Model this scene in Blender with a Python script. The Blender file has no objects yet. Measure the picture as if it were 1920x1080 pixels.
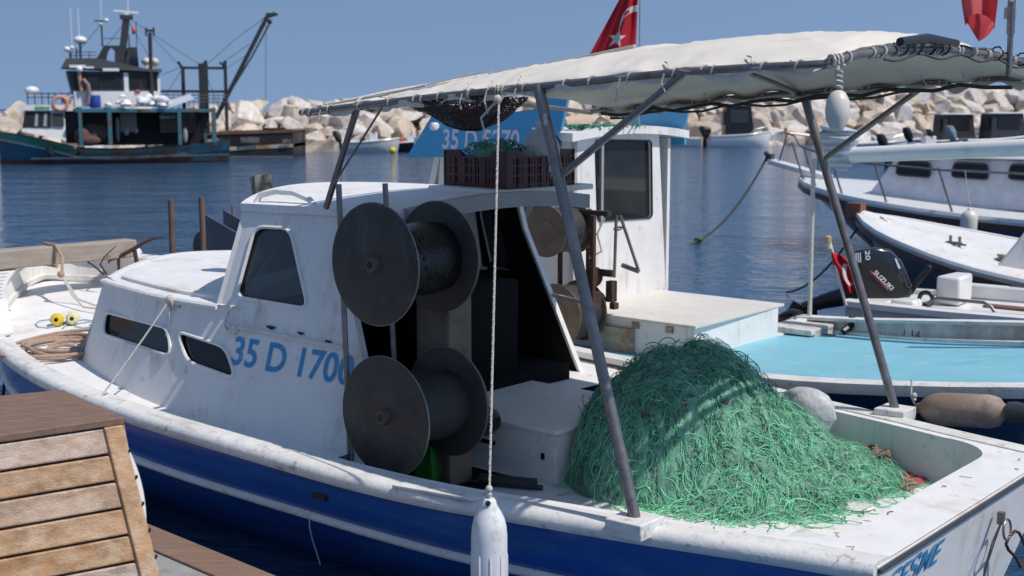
import bpy, bmesh, math, random
from mathutils import Vector, Matrix, noise
random.seed(7)
R = math.radians
scene = bpy.context.scene
COL = scene.collection

# ------------------------------------------------------------------ frames
FPX = 2400.0; EYE = 2.5; TH = math.atan(335 / FPX)
CT, ST = math.cos(TH), math.sin(TH)
def at(px, py, Y):
    """point at distance Y in front of the eye seen at photo position px, py"""
    u, v = px - 960, py - 540
    dx, dy, dz = u, FPX * CT - v * ST, -FPX * ST - v * CT
    k = Y / dy
    return Vector((dx * k, Y, EYE + dz * k))
def atz(px, py, z):
    u, v = px - 960, py - 540
    dx, dy, dz = u, FPX * CT - v * ST, -FPX * ST - v * CT
    k = (z - EYE) / dz
    return Vector((dx * k, dy * k, z))
AZ = R(40.2)
SV = Vector((math.sin(AZ), math.cos(AZ), 0)); FV = Vector((-math.cos(AZ), math.sin(AZ), 0))
ORG = Vector((0.5428, 5.3529, 0))
ROTB = math.atan2(FV.y, FV.x)
def w(a, b, z=0):                      # boat coordinates (forward, to starboard, up) -> world
    return ORG + FV * a + SV * b + Vector((0, 0, z))
def unw(p):
    d = Vector((p[0], p[1], 0)) - ORG
    return (d.dot(FV), d.dot(SV), p[2])

# ------------------------------------------------------------------ materials
MATS = {}
def nm(nt, t, **kw):
    n = nt.nodes.new(t)
    for k, v in kw.items():
        if k.startswith('i_'):
            key = k[2:].replace('_', ' ')
            n.inputs[key].default_value = v
        else: setattr(n, k, v)
    return n
def pm(name, col, rough=.5, metal=0., var=.12, scale=5., bump=0., bscale=60., stain=None, stain_amt=.5, stain_scale=3.,
       stretch=(1, 1, 1), spec=.5, col2=None, wave=None, alpha=None, transl=0., coat=0., rand=0., streak=None):
    m = bpy.data.materials.new(name); m.use_nodes = True
    nt = m.node_tree; L = nt.links.new
    p = nt.nodes['Principled BSDF']
    p.inputs['Roughness'].default_value = rough; p.inputs['Metallic'].default_value = metal
    p.inputs['Specular IOR Level'].default_value = spec
    p.inputs['Coat Weight'].default_value = coat
    tc = nm(nt, 'ShaderNodeTexCoord'); mp = nm(nt, 'ShaderNodeMapping'); mp.inputs['Scale'].default_value = stretch
    L(tc.outputs['Object'], mp.inputs['Vector'])
    n1 = nm(nt, 'ShaderNodeTexNoise', i_Scale=scale, i_Detail=6., i_Roughness=.6); L(mp.outputs[0], n1.inputs['Vector'])
    rp = nm(nt, 'ShaderNodeValToRGB')
    c = Vector(col[:3]); c2 = Vector(col2) if col2 else c
    lo = [max(0, x * (1 - var)) for x in c]; hi = [min(1, x * (1 + var)) for x in c2]
    rp.color_ramp.elements[0].position = .32; rp.color_ramp.elements[1].position = .68
    rp.color_ramp.elements[0].color = (*lo, 1); rp.color_ramp.elements[1].color = (*hi, 1)
    L(n1.outputs['Fac'], rp.inputs['Fac'])
    out = rp.outputs['Color']
    if wave:
        wv = nm(nt, 'ShaderNodeTexWave', wave_type='BANDS', bands_direction=wave[0], i_Scale=wave[1], i_Distortion=wave[2], i_Detail=3.)
        wv.inputs['Detail Scale'].default_value = 1.5
        L(mp.outputs[0], wv.inputs['Vector'])
        mx = nm(nt, 'ShaderNodeMix', data_type='RGBA', blend_type='MULTIPLY')
        r2 = nm(nt, 'ShaderNodeValToRGB'); r2.color_ramp.elements[0].color = (wave[3],) * 3 + (1,)
        L(wv.outputs['Fac'], r2.inputs['Fac']); mx.inputs[0].default_value = 1
        L(out, mx.inputs[6]); L(r2.outputs[0], mx.inputs[7]); out = mx.outputs[2]
    if stain:
        n2 = nm(nt, 'ShaderNodeTexNoise', i_Scale=stain_scale, i_Detail=9., i_Roughness=.72)
        L(mp.outputs[0], n2.inputs['Vector'])
        r3 = nm(nt, 'ShaderNodeValToRGB')
        r3.color_ramp.elements[0].position = .62 - .22 * stain_amt; r3.color_ramp.elements[1].position = .78 - .18 * stain_amt
        L(n2.outputs['Fac'], r3.inputs['Fac'])
        mx = nm(nt, 'ShaderNodeMix', data_type='RGBA'); L(r3.outputs[0], mx.inputs[0]); L(out, mx.inputs[6])
        mx.inputs[7].default_value = (*stain, 1); out = mx.outputs[2]
    if streak:                                       # run marks and scuffs: (colour, amount, mapping scale)
        mp2 = nm(nt, 'ShaderNodeMapping'); mp2.inputs['Scale'].default_value = streak[2]; L(tc.outputs['Object'], mp2.inputs[0])
        n4 = nm(nt, 'ShaderNodeTexNoise', i_Scale=1., i_Detail=5., i_Roughness=.65); L(mp2.outputs[0], n4.inputs['Vector'])
        n5 = nm(nt, 'ShaderNodeTexNoise', i_Scale=2.3, i_Detail=2.); L(tc.outputs['Object'], n5.inputs['Vector'])
        mu = nm(nt, 'ShaderNodeMath', operation='MULTIPLY'); L(n4.outputs['Fac'], mu.inputs[0]); L(n5.outputs['Fac'], mu.inputs[1])
        r4 = nm(nt, 'ShaderNodeMapRange'); r4.inputs['From Min'].default_value = .30; r4.inputs['From Max'].default_value = .42; r4.inputs['To Max'].default_value = streak[1]; L(mu.outputs[0], r4.inputs['Value'])
        mx = nm(nt, 'ShaderNodeMix', data_type='RGBA'); L(r4.outputs[0], mx.inputs[0]); L(out, mx.inputs[6]); mx.inputs[7].default_value = (*streak[0], 1); out = mx.outputs[2]
    if rand:
        oi = nm(nt, 'ShaderNodeObjectInfo'); mr = nm(nt, 'ShaderNodeMapRange'); mr.inputs['To Min'].default_value = 1 - rand; mr.inputs['To Max'].default_value = 1 + rand
        L(oi.outputs['Random'], mr.inputs['Value'])
        hs = nm(nt, 'ShaderNodeHueSaturation'); L(mr.outputs[0], hs.inputs['Value']); L(out, hs.inputs['Color'])
        m2 = nm(nt, 'ShaderNodeMath', operation='MULTIPLY_ADD'); m2.inputs[1].default_value = 7.31; m2.inputs[2].default_value = .0
        fr = nm(nt, 'ShaderNodeMath', operation='FRACT'); L(oi.outputs['Random'], m2.inputs[0]); L(m2.outputs[0], fr.inputs[0])
        mr2 = nm(nt, 'ShaderNodeMapRange'); mr2.inputs['To Min'].default_value = 1 - 3 * rand; mr2.inputs['To Max'].default_value = 1 + 2.5 * rand
        L(fr.outputs[0], mr2.inputs['Value']); L(mr2.outputs[0], hs.inputs['Saturation'])
        out = hs.outputs['Color']
    L(out, p.inputs['Base Color'])
    if bump:
        n3 = nm(nt, 'ShaderNodeTexNoise', i_Scale=bscale, i_Detail=4.); L(mp.outputs[0], n3.inputs['Vector'])
        bp = nm(nt, 'ShaderNodeBump', i_Strength=bump, i_Distance=.02); L(n3.outputs['Fac'], bp.inputs['Height'])
        L(bp.outputs[0], p.inputs['Normal'])
    # roughness variation
    mr = nm(nt, 'ShaderNodeMapRange'); mr.inputs['To Min'].default_value = max(0.02, rough * .8); mr.inputs['To Max'].default_value = min(1, rough * 1.25)
    L(n1.outputs['Fac'], mr.inputs['Value']); L(mr.outputs[0], p.inputs['Roughness'])
    surf = p.outputs[0]; om = nt.nodes['Material Output']
    if transl:
        tr = nm(nt, 'ShaderNodeBsdfTranslucent'); L(out, tr.inputs['Color'])
        ms = nm(nt, 'ShaderNodeMixShader'); ms.inputs[0].default_value = transl
        L(surf, ms.inputs[1]); L(tr.outputs[0], ms.inputs[2]); surf = ms.outputs[0]
    if alpha:                                        # (scale, coverage) an open net weave
        vo = nm(nt, 'ShaderNodeTexVoronoi', feature='DISTANCE_TO_EDGE', i_Scale=alpha[0]); L(tc.outputs['Object'], vo.inputs['Vector'])
        lt = nm(nt, 'ShaderNodeMath', operation='LESS_THAN'); lt.inputs[1].default_value = alpha[1]; L(vo.outputs['Distance'], lt.inputs[0])
        tp = nm(nt, 'ShaderNodeBsdfTransparent'); ms = nm(nt, 'ShaderNodeMixShader')
        L(lt.outputs[0], ms.inputs[0]); L(tp.outputs[0], ms.inputs[1]); L(surf, ms.inputs[2]); surf = ms.outputs[0]
    L(surf, om.inputs['Surface'])
    MATS[name] = m
    return m
def glass_mat(name, tint, refl_rough=.05, base=.0):
    m = bpy.data.materials.new(name); m.use_nodes = True; nt = m.node_tree; L = nt.links.new
    for n in list(nt.nodes):
        if n.type == 'BSDF_PRINCIPLED': nt.nodes.remove(n)
    tp = nm(nt, 'ShaderNodeBsdfTransparent'); tp.inputs[0].default_value = (*tint, 1)
    df = nm(nt, 'ShaderNodeBsdfDiffuse'); df.inputs[0].default_value = (.35, .36, .36, 1)
    ns = nm(nt, 'ShaderNodeTexNoise', i_Scale=3.5, i_Detail=7.); tc = nm(nt, 'ShaderNodeTexCoord'); L(tc.outputs['Object'], ns.inputs['Vector'])
    mr = nm(nt, 'ShaderNodeMapRange'); mr.inputs['To Min'].default_value = base * .3; mr.inputs['To Max'].default_value = base * 1.7; L(ns.outputs['Fac'], mr.inputs['Value'])
    m0 = nm(nt, 'ShaderNodeMixShader'); L(mr.outputs[0], m0.inputs[0]); L(tp.outputs[0], m0.inputs[1]); L(df.outputs[0], m0.inputs[2])
    gl = nm(nt, 'ShaderNodeBsdfGlossy'); gl.inputs['Roughness'].default_value = refl_rough
    fr = nm(nt, 'ShaderNodeFresnel'); fr.inputs[0].default_value = 1.45
    ms = nm(nt, 'ShaderNodeMixShader'); L(fr.outputs[0], ms.inputs[0]); L(m0.outputs[0], ms.inputs[1]); L(gl.outputs[0], ms.inputs[2])
    L(ms.outputs[0], nt.nodes['Material Output'].inputs['Surface'])
    MATS[name] = m; return m

white = pm('white_paint', (.755, .735, .705), .42, var=.05, scale=4, bump=.08, bscale=18, stain=(.46, .42, .36), stain_amt=.16, stain_scale=9, streak=((.40, .31, .22), .42, (16, 16, 1.3)))
white_dirty = pm('white_paint_worn', (.68, .67, .64), .55, var=.08, scale=9, bump=.15, bscale=40, stain=(.24, .16, .09), stain_amt=.26, stain_scale=14, streak=((.30, .26, .22), .5, (3, 22, 22)))
white_deck = pm('white_deck_paint', (.74, .73, .72), .6, var=.06, scale=6, bump=.1, bscale=70, stain=(.46, .41, .35), stain_amt=.24, stain_scale=12, streak=((.45, .38, .30), .45, (4, 7, 7)))
white_peel = pm('white_paint_peeling', (.68, .655, .61), .6, var=.08, scale=6, stain=(.40, .335, .28), stain_amt=.95, stain_scale=3.2, stretch=(1, 1, .35), streak=((.30, .22, .16), .6, (9, 9, 1.2)))
cream = pm('cream_lid_paint', (.63, .595, .54), .55, var=.05, scale=5, stain=(.5, .44, .36), stain_amt=.3, stain_scale=11)
gloss_white = pm('white_gelcoat', (.75, .735, .71), .25, var=.03, stain=(.5, .47, .42), stain_amt=.15)
hull_blue = pm('blue_hull_paint', (.011, .080, .34), .30, var=.25, scale=2.5, bump=.05, bscale=8, stain=(.05, .14, .34), stain_amt=.5, stain_scale=2.2, stretch=(.5, 1, 2), coat=.3)
navy = pm('navy_hull_paint', (.008, .035, .09), .3, var=.2, stain=(.1, .13, .17), stain_amt=.3, stain_scale=4)
yacht_blue = pm('grey_blue_hull_paint', (.10, .15, .23), .25, var=.08)
deck_blue = pm('light_blue_deck_paint', (.20, .48, .575), .55, var=.07, scale=3, stain=(.45, .47, .46), stain_amt=.34, stain_scale=11, streak=((.10, .33, .45), .5, (3, 9, 9)))
trim_blue = pm('sky_blue_paint', (.055, .30, .53), .4, var=.06, scale=3)
edge_blue = pm('turquoise_edge_paint', (.05, .42, .66), .5, var=.1)
letter_blue = pm('blue_letter_paint', (.045, .26, .50), .45, var=.14, scale=14, stain=(.45, .55, .62), stain_amt=.22, stain_scale=45)
letter_pale = pm('pale_letter_paint', (.60, .58, .68), .5, var=.05)
letter_white = pm('white_letter_paint', (.75, .75, .75), .4, var=.03)
steel = pm('weathered_steel_pipe', (.24, .215, .205), .36, .7, var=.2, scale=9, bump=.08, bscale=90, stain=(.12, .085, .07), stain_amt=.3, stain_scale=16)
steel_light = pm('bright_steel', (.5, .5, .5), .3, .9, var=.15, scale=20)
drum_plate = pm('dark_reel_plate', (.058, .050, .045), .48, .2, var=.3, scale=5, bump=.12, bscale=30, stain=(.12, .085, .055), stain_amt=.34, stain_scale=13, spec=.4, streak=((.11, .10, .09), .6, (7, 30, 2)))
drum_brown = pm('brown_reel_plate', (.115, .085, .062), .55, .2, var=.25, scale=6, stain=(.10, .045, .025), stain_amt=.5, stain_scale=10)
stand_paint = pm('taupe_stand_paint', (.17, .13, .09), .5, .1, var=.18, scale=4, stain=(.08, .04, .02), stain_amt=.4, stain_scale=9)
black_line = pm('black_wound_line', (.010, .010, .012), .28, var=.3, scale=8, wave=('Y', 14, .4, .35), bump=.3, bscale=50)
grey_line = pm('grey_wound_line', (.040, .038, .038), .6, var=.2, scale=20, wave=('Y', 22, 1.0, .45), bump=.4, bscale=90)
black = pm('black_paint', (.008, .008, .009), .5, var=.3, scale=6)
dark_inside = pm('inside_shade', (.008, .008, .009), .85, var=.4, scale=5, spec=.15)  # near black stands in for the shade inside the cabins
blackp = pm('black_plastic', (.012, .012, .013), .3, var=.2, scale=6)
darkgrey = pm('dark_grey_paint', (.035, .038, .042), .5, var=.2)
steelplate = pm('slate_grey_plate', (.10, .115, .14), .45, .2, var=.12, scale=5)
grey = pm('grey_paint', (.30, .30, .31), .55, var=.1)
rope_w = pm('pale_rope', (.58, .54, .48), .85, var=.25, scale=90, bump=.5, bscale=220)
rope_b = pm('beige_rope', (.42, .29, .21), .85, var=.2, scale=70, bump=.5, bscale=200)
rope_d = pm('dark_rope', (.05, .055, .045), .85, var=.3, scale=40)
rope_blue = pm('pale_blue_line', (.35, .43, .50), .8, var=.15, scale=40)
net_cord = pm('mint_net_cord', (.22, .70, .43), .5, var=.3, scale=9, transl=.2)
net_cord_d = pm('deep_green_net_cord', (.03, .20, .12), .55, var=.3, scale=9)
net_fine = pm('fine_green_monofilament', (.42, .68, .54), .35, var=.25, scale=5, transl=.4)
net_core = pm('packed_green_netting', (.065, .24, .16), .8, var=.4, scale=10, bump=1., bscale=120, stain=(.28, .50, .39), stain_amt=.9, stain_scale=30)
canvas_m = pm('cream_canvas', (.70, .65, .575), .9, var=.05, scale=3, bump=.12, bscale=14, transl=.06, stain=(.50, .45, .38), stain_amt=.2, stain_scale=5)
red_cloth = pm('red_flag_cloth', (.50, .012, .03), .8, var=.08, scale=6, transl=.3)
red_cloth_f = pm('pale_red_flag_cloth', (.72, .17, .17), .8, var=.08, scale=6, transl=.45)  # paler red paints in the light on the upper cloth
maroon = pm('maroon_plastic', (.060, .007, .009), .4, var=.2, scale=8)
maroon_net = pm('brown_mesh_bag', (.045, .022, .025), .8, var=.3, alpha=(75, .20))
bag_m = pm('clear_plastic_bag', (.55, .6, .66), .2, var=.1, transl=.5, alpha=(14, .11))
teak = pm('weathered_teak', (.45, .285, .175), .6, rand=.11, var=.3, scale=3.5, stretch=(1, 6, 6), bump=.25, bscale=30, stain=(.58, .44, .32), stain_amt=.75, stain_scale=2.5, streak=((.16, .11, .08), .6, (2, 30, 30)))
teak_dark = pm('dark_deck_board', (.20, .12, .082), .6, var=.22, scale=6, stretch=(1.5, 9, 9), bump=.2, bscale=40)
wood_grey = pm('weathered_grey_wood', (.34, .29, .24), .8, var=.2, scale=4, stretch=(9, 1.2, 9), bump=.4, bscale=30, stain=(.16, .12, .09), stain_amt=.4, stain_scale=8)
wood_block = pm('grained_grey_wood', (.20, .20, .19), .8, var=.1, scale=4, wave=('X', 4.0, 9.0, .12))
rust = pm('rusty_iron', (.075, .038, .026), .8, .3, var=.35, scale=18, bump=.4, bscale=80, stain=(.06, .035, .025), stain_amt=.6, stain_scale=20)
yellow = pm('yellow_float', (.72, .52, .03), .4, var=.08)
pale_yellow = pm('pale_yellow_float', (.72, .66, .36), .45, var=.08)
fender_w = pm('white_fender_vinyl', (.72, .72, .72), .38, var=.04, stain=(.45, .43, .40), stain_amt=.3, stain_scale=11)
fender_c = pm('cream_fender_vinyl', (.66, .62, .54), .35, var=.05)
fender_b = pm('brown_fender_cover', (.26, .185, .135), .65, var=.15, scale=7, stain=(.36, .33, .30), stain_amt=.5, stain_scale=6)
orange = pm('orange_plastic', (.62, .07, .02), .5, var=.1)
green_p = pm('green_cloth', (.02, .22, .03), .6, var=.2)
red_net = pm('red_netting', (.36, .04, .05), .7, var=.2, scale=20)
knot_m = pm('brown_rope_bundle', (.25, .17, .12), .9, var=.4, scale=70, bump=.9, bscale=120)
brown_rail = pm('brown_wood_rail', (.07, .028, .018), .4, var=.2)
concrete = pm('pontoon_concrete', (.30, .29, .28), .85, var=.12, scale=8, bump=.3, bscale=90, stain=(.17, .16, .15), stain_amt=.4, stain_scale=5)
timber = pm('brown_pontoon_timber', (.22, .14, .10), .8, var=.18, scale=4, stretch=(1, 8, 8), bump=.3, bscale=30)
rock_m = pm('limestone', (.45, .385, .32), .92, var=.2, scale=.9, col2=(.60, .53, .46), bump=.8, bscale=3, stain=(.27, .18, .11), stain_amt=.42, stain_scale=.7, rand=.2)
mound_m = pm('gap_shade_rubble', (.22, .185, .15), .95, var=.4, scale=1.2, bump=.8, bscale=3)  # darker than the boulders, painting shade into the gaps between them
tr_green = pm('trawler_green_paint', (.045, .22, .16), .5, var=.25, scale=.8, stain=(.18, .08, .04), stain_amt=.62, stain_scale=.8, stretch=(1, 1, .4))
tr_teal = pm('trawler_teal_paint', (.06, .27, .29), .5, var=.2, scale=.8, stain=(.20, .075, .035), stain_amt=1.1, stain_scale=.8, stretch=(1, 1, .4))
tr_blue = pm('trawler_blue_paint', (.018, .11, .18), .5, var=.2, scale=.8, stain=(.14, .06, .04), stain_amt=.4, stain_scale=.9, stretch=(1, 1, .4))
tr_stripe = pm('rust_streaked_stripe', (.55, .50, .42), .6, var=.1, stain=(.34, .14, .04), stain_amt=.7, stain_scale=1.3)
tr_rust = pm('rusted_bottom_paint', (.13, .045, .035), .7, var=.25, scale=1)
barge_black = pm('worn_black_paint', (.02, .02, .022), .6, var=.3, scale=1, stain=(.22, .09, .04), stain_amt=.35, stain_scale=.8, stretch=(1, 1, .5))
teal_post = pm('teal_post_paint', (.035, .15, .19), .5, var=.2, stain=(.14, .06, .03), stain_amt=.7, stain_scale=2)
beige_box = pm('beige_panel', (.33, .29, .26), .7, var=.12)
blue_p = pm('blue_plastic', (.02, .06, .30), .4, var=.1)
pane = glass_mat('tinted_window_glass', (.50, .55, .55), base=.07)
pane_dark = glass_mat('dark_window_glass', (.05, .06, .06), base=.06)

# ------------------------------------------------------------------ mesh builder
class MB:
    def __init__(s): s.v = []; s.f = []
    def add(s, vs, fs):
        o = len(s.v); s.v += [tuple(x) for x in vs]; s.f += [tuple(i + o for i in f) for f in fs]; return s
    def box(s, c, d, rot=None):
        x, y, z = d[0] / 2, d[1] / 2, d[2] / 2
        vs = [Vector((i * x, j * y, k * z)) for i in (-1, 1) for j in (-1, 1) for k in (-1, 1)]
        if rot is not None: vs = [rot @ q for q in vs]
        c = Vector(c)
        return s.add([q + c for q in vs], [(0, 1, 3, 2), (4, 6, 7, 5), (0, 4, 5, 1), (2, 3, 7, 6), (0, 2, 6, 4), (1, 5, 7, 3)])
    def hexa(s, lo, hi):               # lo, hi: four corners each, same order
        n = len(lo)
        return s.add(list(lo) + list(hi), [tuple(range(n - 1, -1, -1)), tuple(range(n, 2 * n))] + [(i, (i + 1) % n, n + (i + 1) % n, n + i) for i in range(n)])
    def prism(s, poly, vec):
        vec = Vector(vec); return s.hexa([Vector(p) for p in poly], [Vector(p) + vec for p in poly])
    def beam(s, p0, p1, wd, ht, up=(0, 0, 1)):
        p0, p1 = Vector(p0), Vector(p1); d = (p1 - p0).normalized(); up = Vector(up)
        if abs(d.dot(up)) > .98: up = Vector((1, 0, 0))
        r = d.cross(up).normalized(); u = r.cross(d).normalized()
        q = [r * wd / 2 + u * ht / 2, -r * wd / 2 + u * ht / 2, -r * wd / 2 - u * ht / 2, r * wd / 2 - u * ht / 2]
        return s.hexa([p0 + x for x in q], [p1 + x for x in q])
    def tube(s, pts, r, n=8, closed=False, cap=True):
        pts = [Vector(p) for p in pts]; m = len(pts)
        rr = r if isinstance(r, (list, tuple)) else [r] * m
        o = len(s.v); prev = None
        for i, p in enumerate(pts):
            if closed: d = pts[(i + 1) % m] - pts[i - 1]
            else: d = pts[min(i + 1, m - 1)] - pts[max(i - 1, 0)]
            if d.length < 1e-9: d = Vector((0, 0, 1))
            d.normalize()
            if prev is None:
                a = Vector((0, 0, 1)) if abs(d.z) < .9 else Vector((1, 0, 0))
                u = d.cross(a).normalized()
            else:
                u = prev - d * prev.dot(d)
                u = u.normalized() if u.length > 1e-6 else d.orthogonal().normalized()
            prev = u; v = d.cross(u)
            for k in range(n):
                t = 2 * math.pi * k / n
                s.v.append(tuple(p + (u * math.cos(t) + v * math.sin(t)) * rr[i]))
        for i in range(m if closed else m - 1):
            j = (i + 1) % m
            for k in range(n):
                k2 = (k + 1) % n
                s.f.append((o + i * n + k, o + i * n + k2, o + j * n + k2, o + j * n + k))
        if cap and not closed:
            s.f.append(tuple(o + k for k in range(n - 1, -1, -1))); s.f.append(tuple(o + (m - 1) * n + k for k in range(n)))
        return s
    def lathe(s, prof, c, ax, n=32):    # prof: (radius, along axis)
        c = Vector(c); ax = Vector(ax).normalized(); u = ax.orthogonal().normalized(); v = ax.cross(u)
        o = len(s.v); m = len(prof)
        for r, h in prof:
            for k in range(n):
                t = 2 * math.pi * k / n
                s.v.append(tuple(c + ax * h + (u * math.cos(t) + v * math.sin(t)) * max(r, 1e-4)))
        for i in range(m - 1):
            for k in range(n):
                k2 = (k + 1) % n
                s.f.append((o + i * n + k, o + i * n + k2, o + (i + 1) * n + k2, o + (i + 1) * n + k))
        s.f.append(tuple(o + k for k in range(n - 1, -1, -1))); s.f.append(tuple(o + (m - 1) * n + k for k in range(n)))
        return s
    def grid(s, fn, nu, nv):
        o = len(s.v)
        for i in range(nu + 1):
            for j in range(nv + 1): s.v.append(tuple(fn(i / nu, j / nv)))
        for i in range(nu):
            for j in range(nv):
                a = o + i * (nv + 1) + j; s.f.append((a, a + 1, a + nv + 2, a + nv + 1))
        return s
    def loft(s, secs, closed=False, caps=False):
        o = len(s.v); n = len(secs[0])
        for q in secs: s.v += [tuple(p) for p in q]
        for i in range(len(secs) - 1):
            for j in range(n if closed else n - 1):
                j2 = (j + 1) % n
                s.f.append((o + i * n + j, o + i * n + j2, o + (i + 1) * n + j2, o + (i + 1) * n + j))
        if caps:
            s.f.append(tuple(o + j for j in range(n - 1, -1, -1))); s.f.append(tuple(o + (len(secs) - 1) * n + j for j in range(n)))
        return s
    def ball(s, c, r, n=12, sq=1.0):
        rx = r if isinstance(r, (list, tuple)) else (r, r, r)
        return s.loft([[Vector(c) + Vector((rx[0] * math.cos(2 * math.pi * k / n) * max(.02, math.sin(math.pi * i / 8)), rx[1] * math.sin(2 * math.pi * k / n) * max(.02, math.sin(math.pi * i / 8)), rx[2] * math.cos(math.pi * i / 8))) for k in range(n)] for i in range(9)], closed=True, caps=True)
    def plate(s, outer, holes, mp, t, fine=0):  # flat panel with openings; mp(u, v, depth) -> point
        bm = bmesh.new(); loops = []
        for lp in [outer] + list(holes):
            vs = [bm.verts.new((p[0], p[1], 0)) for p in lp]
            es = [bm.edges.new((vs[i], vs[(i + 1) % len(vs)])) for i in range(len(vs))]; loops.append(vs)
        bmesh.ops.triangle_fill(bm, use_beauty=True, use_dissolve=False, edges=bm.edges[:])
        for _ in range(fine):
            bmesh.ops.subdivide_edges(bm, edges=bm.edges[:], cuts=1, use_grid_fill=True); bmesh.ops.triangulate(bm, faces=bm.faces[:])
        bm.verts.index_update(); n = len(bm.verts)
        co = [v.co.copy() for v in bm.verts]; fs = [tuple(v.index for v in f.verts) for f in bm.faces]
        be = [(e.verts[0].index, e.verts[1].index) for e in bm.edges if len(e.link_faces) == 1]; bm.free()
        vs = [mp(c.x, c.y, 0) for c in co] + [mp(c.x, c.y, t) for c in co]
        ff = fs + [tuple(i + n for i in reversed(f)) for f in fs]
        for a, b in be: ff.append((a, b, b + n, a + n))
        return s.add(vs, ff)
def rpoly(pts, r, n=4):
    out = []; m = len(pts); P = [Vector((p[0], p[1])) for p in pts]
    for i in range(m):
        p, a, b = P[i], P[i - 1], P[(i + 1) % m]
        d0 = (a - p); d1 = (b - p); k = min(r, d0.length * .45, d1.length * .45)
        q0 = p + d0.normalized() * k; q1 = p + d1.normalized() * k
        for j in range(n + 1):
            t = j / n; out.append(tuple(q0 * (1 - t) ** 2 + p * 2 * t * (1 - t) + q1 * t * t))
    return out
def lerp_tab(T, x):
    if x <= T[0][0]: return T[0][1]
    for (x0, y0), (x1, y1) in zip(T, T[1:]):
        if x <= x1:
            t = (x - x0) / (x1 - x0); return y0 + (y1 - y0) * t
    return T[-1][1]
def smooth_tab(T, x):                   # Catmull-Rom through the table
    if x <= T[0][0]: return T[0][1]
    if x >= T[-1][0]: return T[-1][1]
    for i in range(len(T) - 1):
        if x <= T[i + 1][0]: break
    x0, y0 = T[i]; x1, y1 = T[i + 1]; t = (x - x0) / (x1 - x0)
    m0 = (y1 - T[i - 1][1]) / (x1 - T[i - 1][0]) if i > 0 else (y1 - y0) / (x1 - x0)
    m1 = (T[i + 2][1] - y0) / (T[i + 2][0] - x0) if i + 2 < len(T) else (y1 - y0) / (x1 - x0)
    h = x1 - x0
    return (2 * t ** 3 - 3 * t * t + 1) * y0 + (t ** 3 - 2 * t * t + t) * h * m0 + (-2 * t ** 3 + 3 * t * t) * y1 + (t ** 3 - t * t) * h * m1

# ------------------------------------------------------------------ objects
class Frame:
    """B: boat coordinates, W: world; local to an origin"""
    def __init__(s, kind, org=(0, 0, 0), rot=0.):
        s.kind = kind; s.o = Vector(org); s.rot = rot
    def local(s, p):
        if s.kind == 'B': return (p[0] - s.o.x, -(p[1] - s.o.y), p[2] - s.o.z)
        return (p[0] - s.o.x, p[1] - s.o.y, p[2] - s.o.z) if s.kind == 'W' else tuple(p)
    def place(s, ob):
        if s.kind == 'B': ob.location = w(*s.o); ob.rotation_euler = (0, 0, ROTB + s.rot)
        else: ob.location = s.o; ob.rotation_euler = (0, 0, s.rot)
def mk(name, mb, mat, fr, smooth=True, bevel=0., ang=38):
    me = bpy.data.meshes.new(name)
    me.from_pydata([fr.local(p) for p in mb.v], [], mb.f)
    bm = bmesh.new(); bm.from_mesh(me); bmesh.ops.recalc_face_normals(bm, faces=bm.faces[:]); bm.to_mesh(me); bm.free()
    me.materials.append(mat)
    if smooth:
        me.shade_smooth(); me.set_sharp_from_angle(angle=R(ang))
    ob = bpy.data.objects.new(name, me); COL.objects.link(ob)
    if bevel:
        md = ob.modifiers.new('bevel', 'BEVEL'); md.width = bevel; md.segments = 2; md.limit_method = 'ANGLE'; md.angle_limit = R(40)
    return ob
SPLIT = set('''lashing shaft rolled_strap bow_post deck_frame bulwark stripe boot_top hull_patch hull_rust white_float bundle radome raft_canister whip_aerial
aerial_post window pane_glint white_pillar name_plate cap_slot latch slot deck_hatch orange_gear deck_bag net_bundle winch_block hauler_frame prop_stick bow_roller white_sack
ridge_rope dark_cord black_hose hinge chipped_patch lamp_lens deck_pipe float_bore windlass grab_rail joint_mark faded_patch engine_console front_strut hawse bow_line stay_wire net_float_row boom_cable twine_scrap line_float railing hanging_rope rope_tail roof_rail bow_bollard'''.split())
def islands(mb):
    par = list(range(len(mb.v)))
    def find(i):
        while par[i] != i: par[i] = par[par[i]]; i = par[i]
        return i
    for f in mb.f:
        a = find(f[0])
        for i in f[1:]: par[find(i)] = a
    gr = {}
    for f in mb.f: gr.setdefault(find(f[0]), []).append(f)
    out = []
    for fs in gr.values():
        q = MB(); idx = {}
        for f in fs:
            for i in f:
                if i not in idx: idx[i] = len(q.v); q.v.append(mb.v[i])
            q.f.append(tuple(idx[i] for i in f))
        out.append(q)
    return out
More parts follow.
